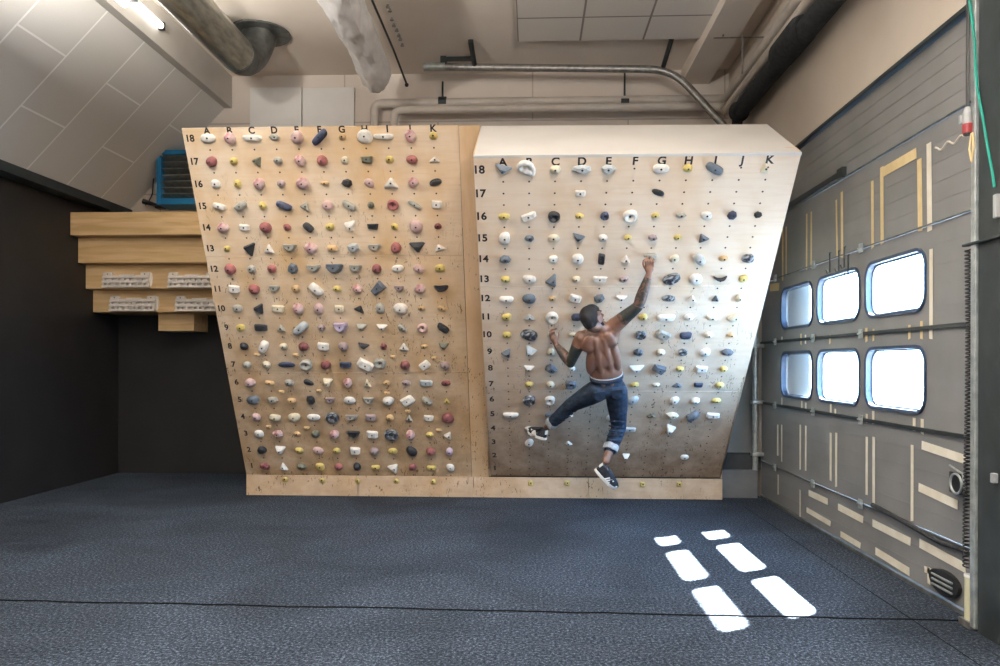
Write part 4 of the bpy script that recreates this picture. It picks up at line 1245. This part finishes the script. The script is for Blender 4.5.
# hair cap, beard, eyes
Hh = MB()
Hh.sph(H(0, -.034, .027), (.0815, .0830, .0930), RH, 28, 18); Hh.sph(H(0, -.048, -.018), (.066, .062, .066), RH, 20, 12); Hh.sph(H(0, .0, .045), (.070, .085, .072), RH, 20, 12)
remeshed(Hh, 'hair', m['hair_black'], man, .006, 2)
Bd = MB()
for s in (-1, 1):
    Bd.chain([(H(s * .066, .008, -.035), .011), (H(s * .058, .030, -.075), .014), (H(s * .030, .066, -.103), .014), (H(0, .080, -.108), .015)])
    Bd.chain([(H(s * .024, .094, -.062), .006), (H(0, .099, -.050), .006)])
remeshed(Bd, 'beard', m['hair_black'], man, .005, 2)
for s in (-1, 1):
    MB().sph(H(s * .030, .078, .004), .012).build('eye', m['eye_white'], man, smooth=True)
# jeans
Jn = MB()
def jl(pts): Jn.chain(pts, 16)
Jn.sph(T_(pe, 0, .004, .005), (.162, .112, .085), RT, 24, 16)
Jn.sph(T_(HpL, -.01, .03, .02), (.085, .09, .09), RT); Jn.sph(T_(HpR, .01, .03, .02), (.085, .09, .09), RT)
Jn.chain([(T_(pe, -.06, 0, .055), .085), (T_(pe, .06, 0, .055), .085)])
cuL = KnL.lerp(AnL, .72); cuR = KnR.lerp(AnR, .62)
jl([(HpL, .104), (HpL.lerp(KnL, .3), .098), (HpL.lerp(KnL, .7), .080), (KnL, .068), (KnL.lerp(AnL, .35), .064), (cuL, .056)])
jl([(HpR, .100), (HpR.lerp(KnR, .3), .097), (HpR.lerp(KnR, .7), .080), (KnR, .070), (KnR.lerp(AnR, .3), .070), (cuR, .062)])
# fold ridges around knees and groin
def folds(a, b, n, r, rr, sd):
    ax = (b - a).normalized(); u = ax.orthogonal().normalized(); v = ax.cross(u)
    rnd = random.Random(sd)
    for k in range(n):
        c = a.lerp(b, (k + .5) / n); tl = rnd.uniform(-.25, .25)
        lp = []
        for i in range(9):
            an = rnd.uniform(0, .3) + i / 8 * 3.6 + sd
            lp.append(c + u * cos(an) * r + v * sin(an) * r + ax * tl * sin(an) * r)
        Jn.tube(lp, rr, 8)


folds(KnR.lerp(HpR, .35), KnR.lerp(AnR, .45), 6, .068, .0085, 3)
folds(KnL.lerp(HpL, .3), KnL.lerp(AnL, .6), 6, .060, .0075, 5)
folds(HpR.lerp(KnR, .1), HpR.lerp(KnR, .5), 4, .088, .008, 2)
jeans = remeshed(Jn, 'jeans', m['denim'], man, .0065, 3)
for kn, an, cu, r in ((KnL, AnL, cuL, .060), (KnR, AnR, cuR, .066)):
    ax = (an - kn).normalized()
    cf = MB(); bm = cf.bm
    u = ax.orthogonal().normalized(); v = ax.cross(u)
    prof = [(-.030, r + .001), (-.026, r + .004), (.024, r + .005), (.030, r + .002), (.028, r - .010), (-.010, r - .012)]
    R_ = []
    for t, rad in prof:
        R_.append([bm.verts.new(cu + ax * (t + .003 * sin(5 * 2 * pi * k / 24)) + (u * cos(2 * pi * k / 24) + v * sin(2 * pi * k / 24)) * (rad + .0015 * sin(3 * 2 * pi * k / 24))) for k in range(24)])
    for A_, B_ in zip(R_, R_[1:]):
        for k in range(24): bm.faces.new((A_[k], A_[(k + 1) % 24], B_[(k + 1) % 24], B_[k]))
    tag(cf.build('rolled_cuff', m['denim_inside'], jeans, smooth=True), 'pale rolled-up jeans cuff')


def ringband(name, c, rx, ry, h, mat, par, z=0):
    mb = MB(); bm = mb.bm
    R_ = []
    for t, k in ((-h, 1.0), (-h, 1.03), (h, 1.03), (h, 1.0)):
        R_.append([bm.verts.new(T_(c, rx * k * cos(a), ry * k * sin(a), t)) for a in [2 * pi * i / 40 for i in range(40)]])
    for A_, B_ in zip(R_, R_[1:] + R_[:1]):
        for k in range(40): bm.faces.new((A_[k], A_[(k + 1) % 40], B_[(k + 1) % 40], B_[k]))
    return mb.build(name, mat, par, smooth=True)


ringband('waistband', T_(pe, 0, .004, .116), .144, .099, .014, m['denim'], jeans)
ringband('underwear_band', T_(pe, 0, .002, .142), .1405, .093, .006, m['pier_render'], man)
for s in (-1, 1):      # back pockets
    pp = [(-.045, .04), (.045, .04), (.045, -.035), (0, -.055), (-.045, -.035)]
    MB().prism([T_(pe, s * .075 + x, .118 - abs(x) * .12, -.0 + z) for x, z in pp], bk_t * .005).build('back_pocket', m['denim'], jeans)


# sneakers
def sneaker(an, heel, toe, upv, name_lab):
    """local frame: y heel->toe, z up through the ankle"""
    y = (toe - heel).normalized(); z = (upv - y * upv.dot(y)).normalized(); x = y.cross(z)
    L_ = (toe - heel).length
    M = Matrix((x, y, z)).transposed().to_4x4(); M.translation = heel
    def foot_outline(k, n=28):
        out = []
        for i in range(n):
            a = 2 * pi * i / n
            yy = .5 - .5 * cos(a)
            wd = (.030 + .020 * math.sin(min(1, yy * 1.15) * pi * .85) + .010 * (1 if .55 < yy < .85 else 0)) * (sin(a) if abs(sin(a)) < 1 else 1) / max(.55, abs(sin(a)) ** .45)
            out.append((wd * k, yy * L_))
        return out
    sh = MB(); bm = sh.bm
    rings = []
    for zz, k in ((-.002, .95), (.0, 1.0), (.022, 1.02), (.026, .98)):
        rings.append([bm.verts.new((a * k, (b - L_ / 2) * (k if k < 1 else 1) + L_ / 2, zz)) for a, b in foot_outline(1.05)])
    for A_, B_ in zip(rings, rings[1:]):
        n = len(A_)
        for i in range(n): bm.faces.new((A_[i], A_[(i + 1) % n], B_[(i + 1) % n], B_[i]))
    bm.faces.new(rings[0]); bm.faces.new(rings[-1])
    t = empty('shoe', M=M)
    t.parent = man; bpy.context.view_layer.update(); t.matrix_parent_inverse = man.matrix_world.inverted(); t.matrix_world = M
    tag(t, name_lab)
    bpy.context.view_layer.update()
    sh.build('sole', m['shoe_white'], t, local=True, smooth=False)
    up = MB(); bm = up.bm
    rings = []
    for zz, k, sy0, sy1 in ((.024, .98, 0, 1), (.045, .96, .0, .985), (.060, .86, .0, .90), (.074, .76, .0, .74), (.090, .70, .0, .55), (.102, .66, .0, .44)):
        rings.append([bm.verts.new((a * k, (sy0 + (b / L_) * (sy1 - sy0)) * L_, zz)) for a, b in foot_outline(1.0)])
    for A_, B_ in zip(rings, rings[1:]):
        n = len(A_)
        for i in range(n): bm.faces.new((A_[i], A_[(i + 1) % n], B_[(i + 1) % n], B_[i]))
    bm.faces.new(rings[-1]); bm.faces.new(rings[0])
    up.build('upper', m['shoe_suede'], t, local=True, smooth=True)
    for s in (-1, 1):
        for k in range(3):
            y0 = L_ * (.36 + .085 * k)
            poly = [(s * .0525, y0, .027), (s * .0525, y0 + .013, .027), (s * .0435, y0 + .038, .066), (s * .0435, y0 + .025, .066)]
            MB().prism(poly, (s * -.006, 0, 0)).prism([(p[0] + s * .001, p[1], p[2]) for p in poly], (s * .002, 0, 0)).build('side_stripe', m['shoe_white'], t, local=True)
    MB().box((-.016, -.003, .058), (.016, .006, .100), .003).build('heel_tab', m['shoe_white'], t, local=True)
    tc_ = MB().sph(Vector((0, L_ * .86, .032)), (.036, .036, .022), None, 16, 10)
    tc_.build('toe_cap', m['shoe_white'], t, local=True, smooth=True)
    lc_ = MB()
    for k in range(4): lc_.tube([(-.020, L_ * (.50 + .055 * k), .084 - .009 * k), (0, L_ * (.505 + .055 * k), .090 - .009 * k), (.020, L_ * (.51 + .055 * k), .084 - .009 * k)], .0028, 6)
    lc_.build('laces', m['shoe_white'], t, local=True)
    return t


sneaker(AnL, J(546, 440, 7.24), J(528.5, 431.5, 7.42), AnL - J(540, 441, 7.35) + Vector((0, -.04, .03)), 'black sneaker with white stripes standing on a white hold')
sneaker(AnR, J(594.5, 469.5, 6.74), J(615.5, 488.5, 6.84), Vector((.62, -.35, .60)), 'black sneaker with white stripes hanging free above the kick board')

# ------------------------------------------------------------------ daylight
w = bpy.data.worlds.new('World'); S.world = w; w.use_nodes = True
bg = w.node_tree.nodes['Background']
bg.inputs[0].default_value = (.34, .62, 1.0, 1); bg.inputs[1].default_value = 48.0
sun = bpy.data.lights.new('sun', 'SUN'); sun.energy = 230; sun.angle = radians(.6); sun.color = (1, .96, .90)
so = bpy.data.objects.new('sun', sun); COL.objects.link(so)
so.rotation_euler = Vector((-.70, -.375, -1)).to_track_quat('-Z', 'Y').to_euler()
so.location = (8, 9, 9)
# light portals in the panes help the sampler find the sky
for wz in WZ:
    for (a, b) in WY:
        l = area('window_portal', (2.53, (a + b) / 2, (wz[0] + wz[1]) / 2), (0, radians(90), 0), wz[1] - wz[0], b - a, 1)
        l.data.cycles.is_portal = True

# ------------------------------------------------------------------ camera and colour
cam = bpy.data.cameras.new('camera'); cam.sensor_width = 36; cam.lens = F / 1000 * 36; cam.shift_y = (HZ - 333) / 1000
co = bpy.data.objects.new('camera', cam); COL.objects.link(co)
co.location = (0, 0, CH); co.rotation_euler = (Matrix.Rotation(YAW, 3, 'Z') @ Matrix.Rotation(radians(90), 3, 'X') @ Matrix.Rotation(.0023, 3, 'Z')).to_euler()
cam.clip_start = .05; cam.clip_end = 200
S.camera = co
vs = S.view_settings
vs.view_transform = 'Standard'; vs.look = 'None'; vs.gamma = 1; vs.use_curve_mapping = False
vs.exposure = -0.08
